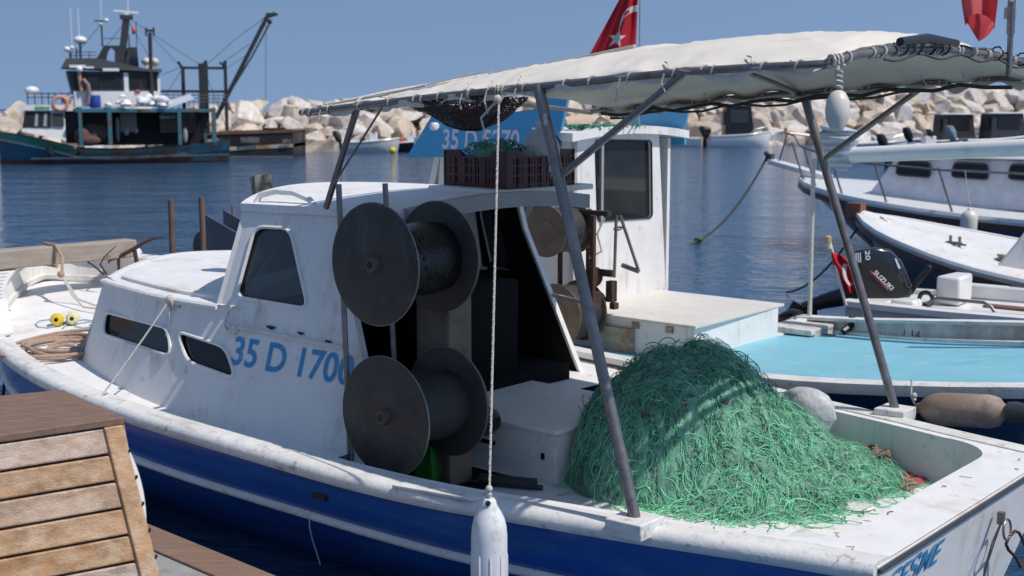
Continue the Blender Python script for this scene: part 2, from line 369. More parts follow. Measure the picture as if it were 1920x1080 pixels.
class Thing:
    def __init__(s, name, label, cat, fr, group=None, kind=None):
        s.fr = fr; s.root = bpy.data.objects.new(name, None); COL.objects.link(s.root); fr.place(s.root)
        s.root.empty_display_size = .2
        if label: s.root['label'] = label; s.root['category'] = cat
        if group: s.root['group'] = group
        if kind: s.root['kind'] = kind
    def part(s, name, mb, mat, parent=None, label=None, **kw):
        if name in SPLIT:
            isl = islands(mb)
            if 1 < len(isl) <= 100:
                obs = [s.part1(name, q, mat, parent, label, **kw) for q in isl]; return obs[0]
        return s.part1(name, mb, mat, parent, label, **kw)
    def part1(s, name, mb, mat, parent=None, label=None, **kw):
        ob = mk(name, mb, mat, s.fr, **kw); ob.parent = parent or s.root
        if label: ob['label'] = label
        return ob
    def text(s, txt, mp, wid, hgt, mat, parent=None, name='lettering', shear=0., bold=.0, depth=.0015, label=None):
        cu = bpy.data.curves.new('txt', 'FONT'); cu.body = txt; cu.offset = bold; cu.resolution_u = 4
        to = bpy.data.objects.new('txt', cu); COL.objects.link(to)
        bpy.context.view_layer.update()
        me = bpy.data.meshes.new_from_object(to.evaluated_get(bpy.context.evaluated_depsgraph_get()))
        bpy.data.objects.remove(to); bpy.data.curves.remove(cu)
        cap = .73 * 1.0
        xs = [v.co.x for v in me.vertices]; x0, x1 = min(xs), max(xs)
        ys = [v.co.y for v in me.vertices]; ymax = .70
        vs = [mp((v.co.x - x0) / (x1 - x0) * wid + shear * v.co.y / ymax * hgt, v.co.y / ymax * hgt, depth) for v in me.vertices]
        m = MB(); m.add(vs, [tuple(p.vertices) for p in me.polygons]); bpy.data.meshes.remove(me)
        return s.part(name, m, mat, parent, label=label, smooth=False)
def solo(name, label, cat, mb, mat, fr, group=None, kind=None, **kw):
    ob = mk(name, mb, mat, fr, **kw); fr.place(ob)
    if kind: ob['kind'] = kind
    if label: ob['label'] = label
    if cat: ob['category'] = cat
    if group: ob['group'] = group
    return ob
B0 = lambda a, b, z: Frame('B', (a, b, z))
W0 = lambda p, rot=0.: Frame('W', p, rot)
def arc_pts(c, r, u, v, t0, t1, n):
    c, u, v = Vector(c), Vector(u), Vector(v)
    return [c + u * r * math.cos(t0 + (t1 - t0) * i / n) + v * r * math.sin(t0 + (t1 - t0) * i / n) for i in range(n + 1)]
def sag(p0, p1, d, n=14, wig=0.):
    p0, p1 = Vector(p0), Vector(p1)
    return [p0.lerp(p1, i / n) - Vector((0, 0, d * 4 * (i / n) * (1 - i / n))) + Vector((random.uniform(-wig, wig), random.uniform(-wig, wig), 0)) for i in range(n + 1)]
def coil(p0, p1, r, turns, n=10, ph=0.):   # helical lashing round the line p0-p1
    p0, p1 = Vector(p0), Vector(p1); d = (p1 - p0).normalized(); u = d.orthogonal().normalized(); v = d.cross(u)
    N = max(3, int(turns * n))
    return [p0.lerp(p1, i / N) + (u * math.cos(ph + 2 * math.pi * turns * i / N) + v * math.sin(ph + 2 * math.pi * turns * i / N)) * r for i in range(N + 1)]
# ================================================================== main fishing boat
CB = 1.3
HB = [(-1.0, 1.08), (-.5, 1.19), (0, 1.32), (.5, 1.43), (1, 1.55), (1.5, 1.61), (2, 1.63), (2.5, 1.65), (3, 1.675), (3.5, 1.68), (4, 1.66), (4.5, 1.6),
      (5, 1.49), (5.5, 1.31), (6, 1.05), (6.4, .78), (6.8, .44), (7.0, .24), (7.12, .02)]
hb = lambda a: smooth_tab(HB, a)
zg = lambda a: .70 + (.0075 * a * a if a > 0 else 0)
ZS = [(-1, .33), (.3, .35), (1.4, .40), (2.5, .425), (3.3, .465), (4.5, .55), (6, .72), (7.1, .86)]
fr = B0(1.3, 1.3, 0)
boat = Thing('fishing_boat', 'blue and white wooden fishing boat numbered 35 D 1700 with black net reels and canopy', 'fishing boat', fr)
NST = 44
stations = [-1.0 + 8.12 * i / NST for i in range(NST + 1)]
def frac(z, a):
    g = zg(a)
    T = [(-.45, .30), (-.2, .52), (0, .70), (.12, .77), (.42, .925), (g - .08, .992), (g, 1.0)]
    return smooth_tab(T, z)
def hull_pt(a, z, side):                # side -1 port, +1 starboard
    g = zg(a); rake = .55 * max(0, (a - 5.4) / 1.7) ** 1.5 * (g - z) / g
    tr = .16 * max(0, (-.2 - a) / .8) * (g - z) / g
    f = frac(z, a); f = f if a < 5 else f * (1 - .35 * ((a - 5) / 2.1) * (1 - max(0, min(1, z / g))))
    return Vector((a - rake + tr, CB + side * hb(a) * f, z))
hull = MB(); secs = []
for a in stations:
    g = zg(a); zs = [g, g - .06, g - .14, .47, .42, .34, .24, .12, 0, -.2, -.45]
    secs.append([hull_pt(a, z, -1) for z in zs] + [hull_pt(a, z, 1) for z in reversed(zs)])
hull.loft(secs)
hull_o = boat.part('hull', hull, hull_blue)
tr = MB(); s0 = [p + Vector((-.004, 0, 0)) for p in secs[0]]
tr.v = [tuple(p) for p in s0] + [tuple(p + Vector((.05, 0, 0))) for p in s0]
k = len(s0); tr.f = [tuple(range(k)), tuple(range(2 * k - 1, k - 1, -1))] + [(i, (i + 1) % k, k + (i + 1) % k, k + i) for i in range(k)]
transom = boat.part('transom', tr, white, smooth=False)
dk = MB(); dk.tube([hull_pt(-1.0, .685, s) + Vector((-.012, -s * .0, 0)) for s in (-1, 1)], .010, 6)
boat.part('seam_strip', dk, darkgrey, transom)
def tmap(b0, z0):                       # lettering on the stern board; x runs to starboard
    def f(x, y, d):
        z = z0 + y; g = .70; tr_ = .16 * (g - z) / g
        return (-1.008 + tr_ - d, b0 + x, z)
    return f
boat.text('ÇEŞME', tmap(.355, .522), .56, .112, letter_blue, transom, shear=.28, bold=.012)
# gunwale rail and lower rubbing strake on both sides
for sd in (-1, 1):
    m = MB(); m.loft([[hull_pt(a, zg(a), sd) + Vector((0, sd * dx, dz)) for dx, dz in ((-.11, .018), (-.03, .024), (.0, .022), (.020, .012), (.032, -.004), (.036, -.024), (.032, -.042), (.018, -.058), (-.02, -.064), (-.11, -.02))] for a in stations], closed=True, caps=True)
    boat.part('gunwale', m, white_dirty)
    m = MB(); m.loft([[hull_pt(a, smooth_tab(ZS, a), sd) + Vector((0, sd * dx, dz)) for dx, dz in ((-.03, .03), (.006, .028), (.022, .02), (.031, .006), (.031, -.008), (.022, -.02), (.006, -.028), (-.03, -.03))] for a in stations], closed=True, caps=True)
    boat.part('rubbing_strake', m, white_dirty)
# deck: forward deck, stern rim round the well, well floor and coaming
m = MB()
def dpt(u, v):
    a = 1.9 + 5.1 * u; h = hb(a) - .05; b = CB - h + 2 * h * v
    return (a, b, zg(a) - .055 + .03 * (1 - (2 * v - 1) ** 2))
m.grid(dpt, 30, 10); boat.part('foredeck', m, white_deck)
RIMW = .17
def well(t):                            # inner edge of the rim, open forward; t 0..1 port-forward -> aft -> starboard-forward
    pts = []
    for i in range(19): a = 1.95 - 2.38 * i / 18; pts.append((a, CB - hb(a) + RIMW))
    r = .30
    for i in range(1, 9):
        q = math.pi / 2 * i / 8; pts.append((-.43 - r * math.sin(q), CB - hb(-.43) + RIMW + r * (1 - math.cos(q))))
    rest = [(p[0], 2 * CB - p[1]) for p in reversed(pts)]
    return pts + rest
WL = well(0)
m = MB(); out = []
for (a, b) in WL:
    if a > -.70 or abs(b - CB) > .85: pass
    sd = -1 if b < CB else 1
    ao = a if a > -.43 else -.43 - (-.43 - a) * 1.9
    out.append((ao, CB + sd * (hb(ao) - .02)))
for i, (p, q) in enumerate(zip(WL, out)):
    m.v += [(p[0], p[1], zg(p[0]) + .012), (q[0], q[1], zg(q[0]) + .010)]
for i in range(len(WL) - 1): m.f.append((2 * i, 2 * i + 1, 2 * i + 3, 2 * i + 2))
mid = len(WL) // 2
boat.part('stern_rim', m, white_deck)
m = MB()
for p in WL: m.v += [(p[0], p[1], zg(p[0]) + .012), (p[0], p[1] + (.03 if p[1] < CB else -.03), .44)]
for i in range(len(WL) - 1): m.f.append((2 * i, 2 * i + 1, 2 * i + 3, 2 * i + 2))
boat.part('well_coaming', m, white)
m = MB()
fl = [(2.2, WL[0][1])] + WL + [(2.2, WL[-1][1])]
m.v = [(p[0], p[1], .452) for p in fl]; m.f = [tuple(range(len(fl)))]
boat.part('well_floor', m, white_deck, smooth=False)
m = MB(); m.prism([(1.19, -.315, .722), (.76, -.235, .722), (.70, -.11, .722), (1.17, -.19, .722)], (0, 0, .016)); boat.part('rail_board', m, white_dirty, bevel=.003)
m = MB(); m.box((-.4, .98, .4535), (.40, .26, .004)); m.box((-.10, 1.95, .4535), (.3, .2, .003)); boat.part('deck_hatch', m, white_dirty)
m = MB()                                # specks of twine left on the deck
for _ in range(70):
    a = random.uniform(-.95, .6); b = random.uniform(.15, 2.4); z = .456
    if a < -.72 or (b < .32 + (.0 if a < 0 else .0)): z = .714
    if a > .3 and b > .8: continue
    L_ = random.uniform(.01, .07); q = random.uniform(0, 6.28)
    m.tube([(a, b, z), (a + L_ * .5 * math.cos(q), b + L_ * .5 * math.sin(q), z + .003), (a + L_ * math.cos(q + .4), b + L_ * math.sin(q + .4), z)], random.uniform(.0012, .0028), 4)
boat.part('twine_scrap', m, rope_d)

# raised bow bulwark with flat cap and slots
BA = [5.3 + 1.79 * i / 22 for i in range(23)]
for sd in (-1, 1):
    m = MB(); sec = []
    for a in BA:
        h = .03 + .17 * min(1, (a - 5.3) / .25); g = hull_pt(a, zg(a), sd); g.y -= sd * .01
        inn = -sd * .09; lean = sd * .03
        sec.append([g, g + Vector((0, lean, h)), g + Vector((0, lean + inn, h)), g + Vector((0, inn, -.06))])
    m.loft(sec, closed=True, caps=True); bw = boat.part('bow_bulwark', m, white)
    m = MB(); sec = []
    for a in BA:
        h = .03 + .17 * min(1, (a - 5.3) / .25); g = hull_pt(a, zg(a), sd); g.y -= sd * .01
        sec.append([g + Vector((0, sd * (.03 + x), h + z)) for x, z in ((.03, 0), (.03, .022), (-.15, .022), (-.15, 0))])
    m.loft(sec, closed=True, caps=True); boat.part('cap_rail', m, white, bw, bevel=.004)
    m = MB()
    for i in range(13):
        a = 5.62 + .11 * i; g = hull_pt(a, zg(a), sd); g.y += sd * (.03 - .02)
        h = .03 + .17 + .024
        m.box((g.x, g.y - sd * .05, g.z + h), (.016, .11, .003))
    boat.part('cap_slot', m, grey, bw)

# ---- cabin: sides lean inboard; SB(a) is the foot of the port side
SBT = [(1.2, .2), (1.8, .13), (2.2, .06), (2.7, -.02), (3.1, -.07), (3.7, -.05), (4.1, .02), (4.5, .11), (4.9, .25), (5.3, .45)]
SB = lambda a: smooth_tab(SBT, a)
def side(a, z, sd=-1, d=0.): b = SB(a) + (z - .75) * .3 - d; return Vector((a, b if sd < 0 else 2 * CB - b, z))
def smap(sd, off=0.): return lambda a, z, t: side(a, z, sd, off - t)
T_TOP = 1.355
W1 = rpoly([(4.40, 1.176), (3.50, 1.189), (3.40, 1.033), (4.36, 1.039)], .075, 5)
W2 = rpoly([(3.39, 1.18), (2.93, 1.14), (2.80, .972), (3.24, 1.025)], .075, 5)
BW = rpoly([(2.895, 1.825), (2.63, 1.825), (2.385, 1.397), (2.93, 1.422)], .07, 5)
AFT = {-1: [(2.27, 1.945), (2.11, 1.41), (1.975, 1.15), (1.70, .62)], 1: [(2.56, 1.945), (2.545, 1.69), (2.385, 1.15), (2.33, .96), (2.22, .60)]}
def cab_outline(sd): return [(4.75, .62), (4.58, T_TOP), (3.67, 1.362), (3.05, 1.345), (2.99, 1.945)] + AFT[sd]
def densify(poly, step=.25):
    o = []
    for i, p in enumerate(poly):
        q = poly[(i + 1) % len(poly)]; n = max(1, int(math.dist(p, q) / step))
        o += [(p[0] + (q[0] - p[0]) * j / n, p[1] + (q[1] - p[1]) * j / n) for j in range(n)]
    return o
walls = {}
BWP, BWS = BW, rpoly([(2.97, 1.80), (2.79, 1.80), (2.74, 1.37), (2.965, 1.38)], .05, 5)
for sd in (-1, 1):
    BW = BWP if sd < 0 else BWS
    m = MB(); m.plate(densify(cab_outline(sd)), [W1, W2, BW], smap(sd), .035, 2)
    walls[sd] = boat.part('cabin_side', m, white, ang=50)
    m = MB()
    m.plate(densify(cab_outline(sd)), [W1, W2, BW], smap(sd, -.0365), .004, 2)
    boat.part('shade_lining', m, dark_inside, walls[sd])  # black skin on the inner walls, shade put into the colour
    for wn, gl in ((W1, pane_dark), (W2, pane_dark), (BW, pane)):
        cx = sum(p[0] for p in wn) / len(wn); cz = sum(p[1] for p in wn) / len(wn)
        big = [(cx + (p[0] - cx) * 1.0 + (.02 if p[0] > cx else -.02), cz + (p[1] - cz) + (.02 if p[1] > cz else -.02)) for p in wn]
        m = MB(); m.plate(big, [], smap(sd, -.016), .004); pn = boat.part('window', m, gl, walls[sd], smooth=False)
        rim = [(cx + (p[0] - cx) * (1 + .022 / max(.05, abs(p[0] - cx))), cz + (p[1] - cz) * (1 + .018 / max(.05, abs(p[1] - cz)))) for p in wn]
        m = MB(); m.tube([side(p[0], p[1], sd, .003) for p in wn], .011, 6, closed=True); boat.part('window_rim', m, white, walls[sd])
        m = MB(); m.tube([side(cx + (p[0] - cx) * .985, cz + (p[1] - cz) * .97, sd, -.006) for p in wn], .008, 6, closed=True); boat.part('window_gasket', m, black, walls[sd])
    # rails, ledges, hinge bits
    m = MB(); m.loft([[side(a, z0 + dz, sd, dx) for dx, dz in ((-.02, -.014), (.026, -.014), (.03, .004), (.022, .016), (-.02, .016))] for a, z0 in [(4.58 - 1.53 * i / 10, T_TOP) for i in range(11)]], closed=True, caps=True)
    boat.part('trunk_moulding', m, white, walls[sd])
    m = MB(); m.loft([[side(a, 1.265 - .05 * i / 6 + dz, sd, dx) for dx, dz in ((-.02, -.012), (.014, -.012), (.016, .008), (-.02, .012))] for i, a in enumerate([2.95 - .85 * i / 6 for i in range(7)])], closed=True, caps=True)
    boat.part('ledge', m, white_dirty, walls[sd])
# fore trunk: front wall and roof
def trunk_plan(z, off=0.):
    s = .75 - z; q = (z - .75) * .3
    base = [(4.75 + s * .31, SB(4.62) + q - off), (5.05 + s * .31, .70), (5.22 + s * .31, CB), ]
    return base + [(p[0], 2 * CB - p[1]) for p in reversed(base[:-1])]
m = MB(); m.loft([[(p[0] - .02, p[1], z) for p in trunk_plan(z)] for z in (.68, 1.0, T_TOP)]); boat.part('trunk_front', m, white)
m = MB()
def troof(u, v):
    a = 2.85 + (4.74 - 2.85) * u
    b0 = side(a, T_TOP).y - .012; b = b0 + (2 * CB - 2 * b0) * v
    tip = .48 * (1 - abs(2 * v - 1) ** 1.6) * max(0, (u - .35) / .65)
    return Vector((a + tip - .17 * u, b, T_TOP + .015 + .052 * (1 - (2 * v - 1) ** 2)))
m.grid(troof, 20, 16); troof_o = boat.part('trunk_roof', m, white_deck)
m = MB(); m.loft([[Vector(troof(1, v)) + Vector((dx, 0, dz)) for dx, dz in ((.03, .008), (.035, -.03), (-.03, -.03), (-.03, .006))] for v in [i / 16 for i in range(17)]], closed=True, caps=True)
boat.part('trunk_edge', m, white, troof_o)
m = MB()
for v0 in (.035,):
    m.loft([[Vector(troof(u, v0 + dv)) + Vector((0, 0, dz)) for dv, dz in ((0, -.01), (0, .02), (.022, .02), (.022, -.01))] for u in [.05 + .85 * i / 8 for i in range(9)]], closed=True, caps=True)
boat.part('grab_batten', m, white, troof_o)
# wheelhouse front: two panes meeting on the centre line
for sd in (-1, 1):
    def fmap(u, v, t, sd=sd):
        z = 1.36 + v * .60
        P = side(3.04 - .06 * v, z, sd); Q = Vector((3.55 - .10 * v, CB, z))
        d = (Q - P); n = Vector((d.y, -d.x, 0)).normalized() * (-1 if sd < 0 else 1)
        return P + d * u - n * t * sd * sd
    m = MB(); hole = rpoly([(.16, .2), (.88, .2), (.86, .8), (.18, .8)], .06)
    m.plate([(0, 0), (1, 0), (1, 1), (0, 1)], [hole], fmap, .03); fw = boat.part('wheelhouse_front', m, white, smooth=False)
    m = MB(); m.plate(hole, [], lambda u, v, t: Vector(fmap(u, v, .012 + t)), .004); boat.part('windscreen', m, pane, fw, smooth=False)
m = MB()
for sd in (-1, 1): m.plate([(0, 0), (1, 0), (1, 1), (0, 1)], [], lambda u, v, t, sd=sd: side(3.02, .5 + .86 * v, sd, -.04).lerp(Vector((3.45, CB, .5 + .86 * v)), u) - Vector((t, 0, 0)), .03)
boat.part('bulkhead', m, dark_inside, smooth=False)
# wheelhouse roof with crown and aft overhang, aft beam
def rooff(u, v):
    a0 = 1.88; a = a0 + (3.02 - a0) * u
    b0 = side(a, 1.95).y - .03
    b = b0 + (2 * CB - 2 * b0) * v
    tip = .55 * (1 - abs(2 * v - 1) ** 1.7) * max(0, (u - .4) / .6)
    return Vector((a + tip, b, 1.955 + .055 * (1 - (2 * v - 1) ** 2)))
m = MB(); m.grid(rooff, 16, 18); top = list(m.v); n0 = len(top)
m.add([Vector(p) - Vector((0, 0, .045)) for p in top], [tuple(f) for f in m.f])
per = [i * 19 for i in range(17)] + [16 * 19 + j for j in range(1, 19)] + [i * 19 + 18 for i in range(15, -1, -1)] + [j for j in range(17, 0, -1)]
for i in range(len(per)): a_, b_ = per[i], per[(i + 1) % len(per)]; m.f.append((a_, b_, b_ + n0, a_ + n0))
roof = boat.part('wheelhouse_roof', m, white_deck)
m = MB()
for i in range(16):
    v0, v1 = .02 + .96 * i / 16, .02 + .96 * (i + 1) / 16
    p0, p1 = Vector(rooff(0, v0)), Vector(rooff(0, v1)); m.hexa([p0 + Vector((-.03, 0, -.085)), p1 + Vector((-.03, 0, -.085)), p1 + Vector((.02, 0, -.085)), p0 + Vector((.02, 0, -.085))], [p0 + Vector((-.03, 0, .004)), p1 + Vector((-.03, 0, .004)), p1 + Vector((.02, 0, .004)), p0 + Vector((.02, 0, .004))])
boat.part('roof_beam', m, grey, roof, smooth=False)
m = MB(); m.prism([(1.90, 1.28, 1.99), (1.90, 2.22, 1.99), (2.47, 2.22, 2.0), (2.47, 1.28, 2.0)], (0, 0, .034)); boat.part('roof_shelf', m, white, roof, bevel=.003)
m = MB(); m.tube([(2.96, .33, 1.955), (2.94, .35, 2.0), (2.84, .38, 2.025), (2.70, .40, 2.022), (2.58, .41, 1.99), (2.53, .41, 1.955)], .018, 8); boat.part('grab_handle', m, white, roof)
m = MB(); m.box((3.70, .98, 1.92), (.11, .12, .30), Matrix.Rotation(.15, 3, 'Y') @ Matrix.Rotation(.4, 3, 'Z')); boat.part('timber_post', m, wood_block, roof, bevel=.01)
# starboard slanted edge board
m = MB(); m.loft([[side(a, z, 1, -.04), side(a, z, 1, .004), side(a - .03, z, 1, .004), side(a - .03, z, 1, -.04)] for a, z in [(x + .004, y) for x, y in AFT[1]]], closed=True, caps=True)
boat.part('edge_trim', m, white, walls[1])
m = MB(); m.loft([[side(a, z, -1, -.04), side(a, z, -1, .004), side(a - .03, z, -1, .004), side(a - .03, z, -1, -.04)] for a, z in [(x + .004, y) for x, y in AFT[-1]]], closed=True, caps=True)
boat.part('edge_trim', m, white, walls[-1])
boat.text('35 D 1700', lambda x, y, d: side(2.868 - x, 1.052 - .032 * x + y, -1, .002 + d) , .865, .153, letter_blue, walls[-1], bold=.018)
m = MB(); p = side(2.88, 1.245, -1, .02); m.box(p, (.05, .04, .055)); m.tube([p, p + Vector((0, -.035, -.01))], .012, 6); boat.part('bracket', m, white_dirty, walls[-1], bevel=.004)
m = MB()
for a, z, s in ((2.62, 1.275, .04), (2.4, 1.262, .03), (2.2, 1.235, .03), (3.42, 1.32, .015)):
    q = side(a, z, -1, .007); m.add([q + Vector((math.cos(t) * s * (1 + .4 * math.sin(3 * t)), 0, math.sin(t) * s * .3)) for t in [i * .7 for i in range(9)]], [tuple(range(9))])
boat.part('chipped_patch', m, rust, walls[-1])
# gear and sole inside the wheelhouse, coloured black in place of shade
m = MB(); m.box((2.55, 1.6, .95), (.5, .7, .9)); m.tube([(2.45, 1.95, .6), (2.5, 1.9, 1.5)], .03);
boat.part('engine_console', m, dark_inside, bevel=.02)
m = MB(); m.plate([(0, 0), (1, 0), (1, 1), (0, 1)], [], lambda u, v, t: Vector((2.12 + 1.0 * u, .15 + 2.3 * v, .47 + t)), .004); m.box((2.56, 1.3, .635), (.86, 1.96, .35)); m.box((1.70, 2.18, .472), (.82, .50, .006)); m.box((1.75, .50, .472), (.7, .7, .006)); boat.part('shade_sole', m, dark_inside, smooth=False)  # black sheets added over floor that would catch the sun
# engine box on the well floor
m = MB(); m.hexa([(1.18, .93, .45), (2.1, .93, .45), (2.1, 1.85, .45), (1.18, 1.85, .45)], [(1.19, .93, .735), (2.1, .93, .735), (2.1, 1.85, .735), (1.19, 1.85, .735)]); eb = boat.part('engine_box', m, white, smooth=False, bevel=.004)
m = MB(); m.box((1.64, 1.385, .748), (.95, .95, .022)); boat.part('box_lid', m, white, eb, bevel=.004)
m = MB(); m.box((1.20, .926, .70), (.07, .008, .05)); m.box((1.72, .926, .70), (.07, .008, .05)); m.box((1.36, .926, .60), (.03, .006, .03)); boat.part('latch', m, white_dirty, eb)
m = MB(); m.box((1.7, .925, .615), (.16, .01, .02)); m.box((1.27, .925, .60), (.02, .01, .035)); boat.part('slot', m, black, eb)
m = MB(); m.lathe([(.075, 0), (.08, .04), (.08, .2), (.06, .24)], (1.62, .62, .77), (-.3, 1, .05), 12); boat.part('rubber_boot', m, blackp)

# net reels on the port side
def reel(a, z, line, b0=0., b1=.46, r=.312, r2=.295, core=.175, parent=None, plate=None, far=None):
    m = MB(); m.lathe([(core, b0 + .01), (core + .015, b0 + .1), (core + .005, b0 + .22), (core + .02, b0 + .33), (core + .01, b1 - .01)], (a, 0, z), (0, 1, 0), 40)
    o = boat.part('net_reel', m, line, parent)
    for bb, rr, pm_ in ((b0, r, plate or drum_plate), (b1, r2, far or drum_plate)):
        m = MB(); m.lathe([(.05, bb - .006), (rr - .012, bb - .012), (rr - .003, bb - .009), (rr, bb), (rr - .003, bb + .006), (.05, bb + .006)], (a, 0, z), (0, 1, 0), 56); boat.part('flange', m, pm_, o)
    m = MB(); m.tube(arc_pts((a, b0, z), r - .002, (1, 0, 0), (0, 0, 1), 0, 6.2832, 64), .0045, 6); m.tube(arc_pts((a, b1, z), r2 - .002, (1, 0, 0), (0, 0, 1), 0, 6.2832, 64), .0045, 6); boat.part('rim', m, steel, o)
    m = MB(); m.lathe([(.024, b0 - .035), (.034, b0 - .035), (.038, b0 - .025), (.044, b0 - .006), (.044, b0 + .01)], (a, 0, z), (0, 1, 0), 20); boat.part('hub', m, drum_brown, o)
    m = MB(); m.lathe([(.021, b0 - .0365), (.021, b0 - .02)], (a, 0, z), (0, 1, 0), 16); boat.part('hub_bore', m, black, o)
    return o
r1 = reel(1.615, 1.727, black_line)
r2_ = reel(1.555, .952, grey_line, core=.165)
m = MB()
for k in range(9):
    t = -2.1 + .28 * k; m.ball((1.615 - .185 * math.cos(t), .16 + .014 * (k % 3), 1.727 + .185 * math.sin(t) * -1), .012, 6)
boat.part('line_float', m, blackp, r1)
m = MB(); m.box((1.70, .57, 1.13), (.24, .14, 1.36)); m.box((1.575, .57, 1.13), (.04, .18, 1.36)); st = boat.part('reel_stand', m, stand_paint, smooth=False, bevel=.008)
m = MB(); m.lathe([(.05, .45), (.05, .6)], (1.615, 0, 1.727), (0, 1, 0), 16); m.lathe([(.05, .45), (.05, .6)], (1.555, 0, .952), (0, 1, 0), 16); boat.part('shaft', m, drum_brown, st)
m = MB(); m.tube([(1.89, .07, .45), (1.95, .07, 2.115)], .0155, 10); m.lathe([(.07, 0), (.07, .012)], (1.89, .07, .60), (0, 0, 1), 16); boat.part('net_post', m, steel)
m = MB(); m.tube([(1.86, .40, .5), (1.945, .40, 2.105)], .0155, 10); boat.part('net_post', m, steel)
m = MB(); m.tube([(1.5, .66, .49), (1.2, .78, .49)], .03, 10); m.tube([(1.6, .60, .47), (1.17, .80, .47)], .015, 8); boat.part('deck_pipe', m, darkgrey)

# ---- canopy: pipe frame, posts, canvas
RZ = [(-.95, 2.665), (-.79, 2.67), (-.13, 2.652), (.67, 2.60), (1.34, 2.556), (2.245, 2.484), (2.5, 2.46)]
rz = lambda a: smooth_tab(RZ, a)
PB, QB = .10, 2.62
rail_o = None
m = MB(); m.tube([(a, PB, rz(a)) for a in [2.27 - .15 * i for i in range(20)]] + [(-.68, PB, 2.668), (-.76, PB + .02, 2.672), (-.80, PB + .07, 2.678)], .0165, 12); cf = boat.part('canopy_frame', m, steel)
m = MB(); m.tube([(a, QB, rz(a)) for a in [2.27 - .15 * i for i in range(20)]] + [(-.68, QB, 2.668), (-.76, QB - .02, 2.672), (-.80, QB - .07, 2.678)], .0165, 12); boat.part('side_rail', m, steel, cf)
aftz = lambda b: 2.672 + .088 * math.sin(math.pi * min(1, max(0, (b - PB) / (QB - PB)))) ** .6
m = MB(); m.tube([(-.80, PB + .05 + (QB - PB - .10) * i / 18, aftz(PB + .05 + (QB - PB - .10) * i / 18)) for i in range(19)], .0165, 12); boat.part('aft_bow', m, steel, cf)
for aa, hh in ((.66, .16), (2.22, .07)):
    m = MB(); m.tube([(aa, PB + (QB - PB) * i / 14, rz(aa) - .01 + hh * math.sin(math.pi * i / 14)) for i in range(15)], .015, 10); boat.part('cross_bow', m, steel, cf)
for sd, bb, ft in ((-1, PB, -.02), (1, QB, 2.66)):
    m = MB(); m.tube([(-.005, ft, .74), (.64, bb, 2.605)], .026, 14); boat.part('canopy_post', m, steel, cf)
    m = MB(); m.tube([(.515, bb + (ft - bb) * .18, 2.19), (-.13, bb, 2.645)], .0165, 10); boat.part('brace', m, steel, cf)
    m = MB(); m.prism([(.085, ft - .105, .685), (-.095, ft - .09, .685), (-.095, ft + .09, .685), (.085, ft + .085, .685)], (0, 0, .075)); boat.part('post_block', m, white_dirty, bevel=.006)
    if sd > 0: continue
    m = MB(); m.tube([(1.90, bb + .06 * -sd, 2.50), (2.22, bb + .12 * -sd, 1.97)], .0175, 10); boat.part('front_strut', m, steel, cf)
    m = MB(); m.tube([(1.66, bb + .02 * -sd, 2.52), (2.18, bb + .1 * -sd, 2.05)], .006, 6); boat.part('stay_wire', m, steel, cf)
DOME = [(-.95, .09), (-.8, .09), (-.56, .165), (0, .213), (.5, .202), (.9, .20), (1.34, .19), (1.8, .13), (2.25, .085), (2.5, .06)]
def canv(u, v):
    a = -.71 + 2.85 * u; t = 2 * v - 1
    z0 = rz(a)
    if a < -.2: z0 = z0 + 0
    arch = (1 - abs(t) ** 2.1)
    z = z0 + .012 + smooth_tab(DOME, a) * arch
    edge = min(v, 1 - v); sc = .5 + .5 * math.cos(a * 2 * math.pi / .33)
    b = PB + (QB - PB) * v
    z += -.022 * math.exp(-edge * 22) * sc + .008 * noise.noise((a * 3.1, b * 2.3, 0)) + .014 * noise.noise((a * 1.3, b * 5.3, 4)) * math.exp(-edge * 5)
    z += .012 * math.exp(-((a - .66) / .10) ** 2) - .020 * math.sin(math.pi * min(1, max(0, (a - .66) / 1.5))) ** 2 * arch - .012 * math.sin(math.pi * min(1, max(0, (.66 - a) / 1.35))) ** 2 * arch
    cr = noise.noise((a * 2.2 + b * 3.1, a * .7 - b * .5, 9.2)); z += .010 * (1 - min(1, abs(cr) * 7)) * (.4 + .6 * abs(t))
    cr = noise.noise((a * 5.0 - b * 1.6, b * 1.1, 3.7)); z += .006 * (1 - min(1, abs(cr) * 6))
    b += (.018 * sc * math.exp(-v * 30) - .018 * sc * math.exp(-(1 - v) * 30))
    return Vector((a, b, z))
m = MB(); m.grid(canv, 110, 56)
cc = boat.part('canopy_cover', m, canvas_m)
md = cc.modifiers.new('thickness', 'SOLIDIFY'); md.thickness = .004
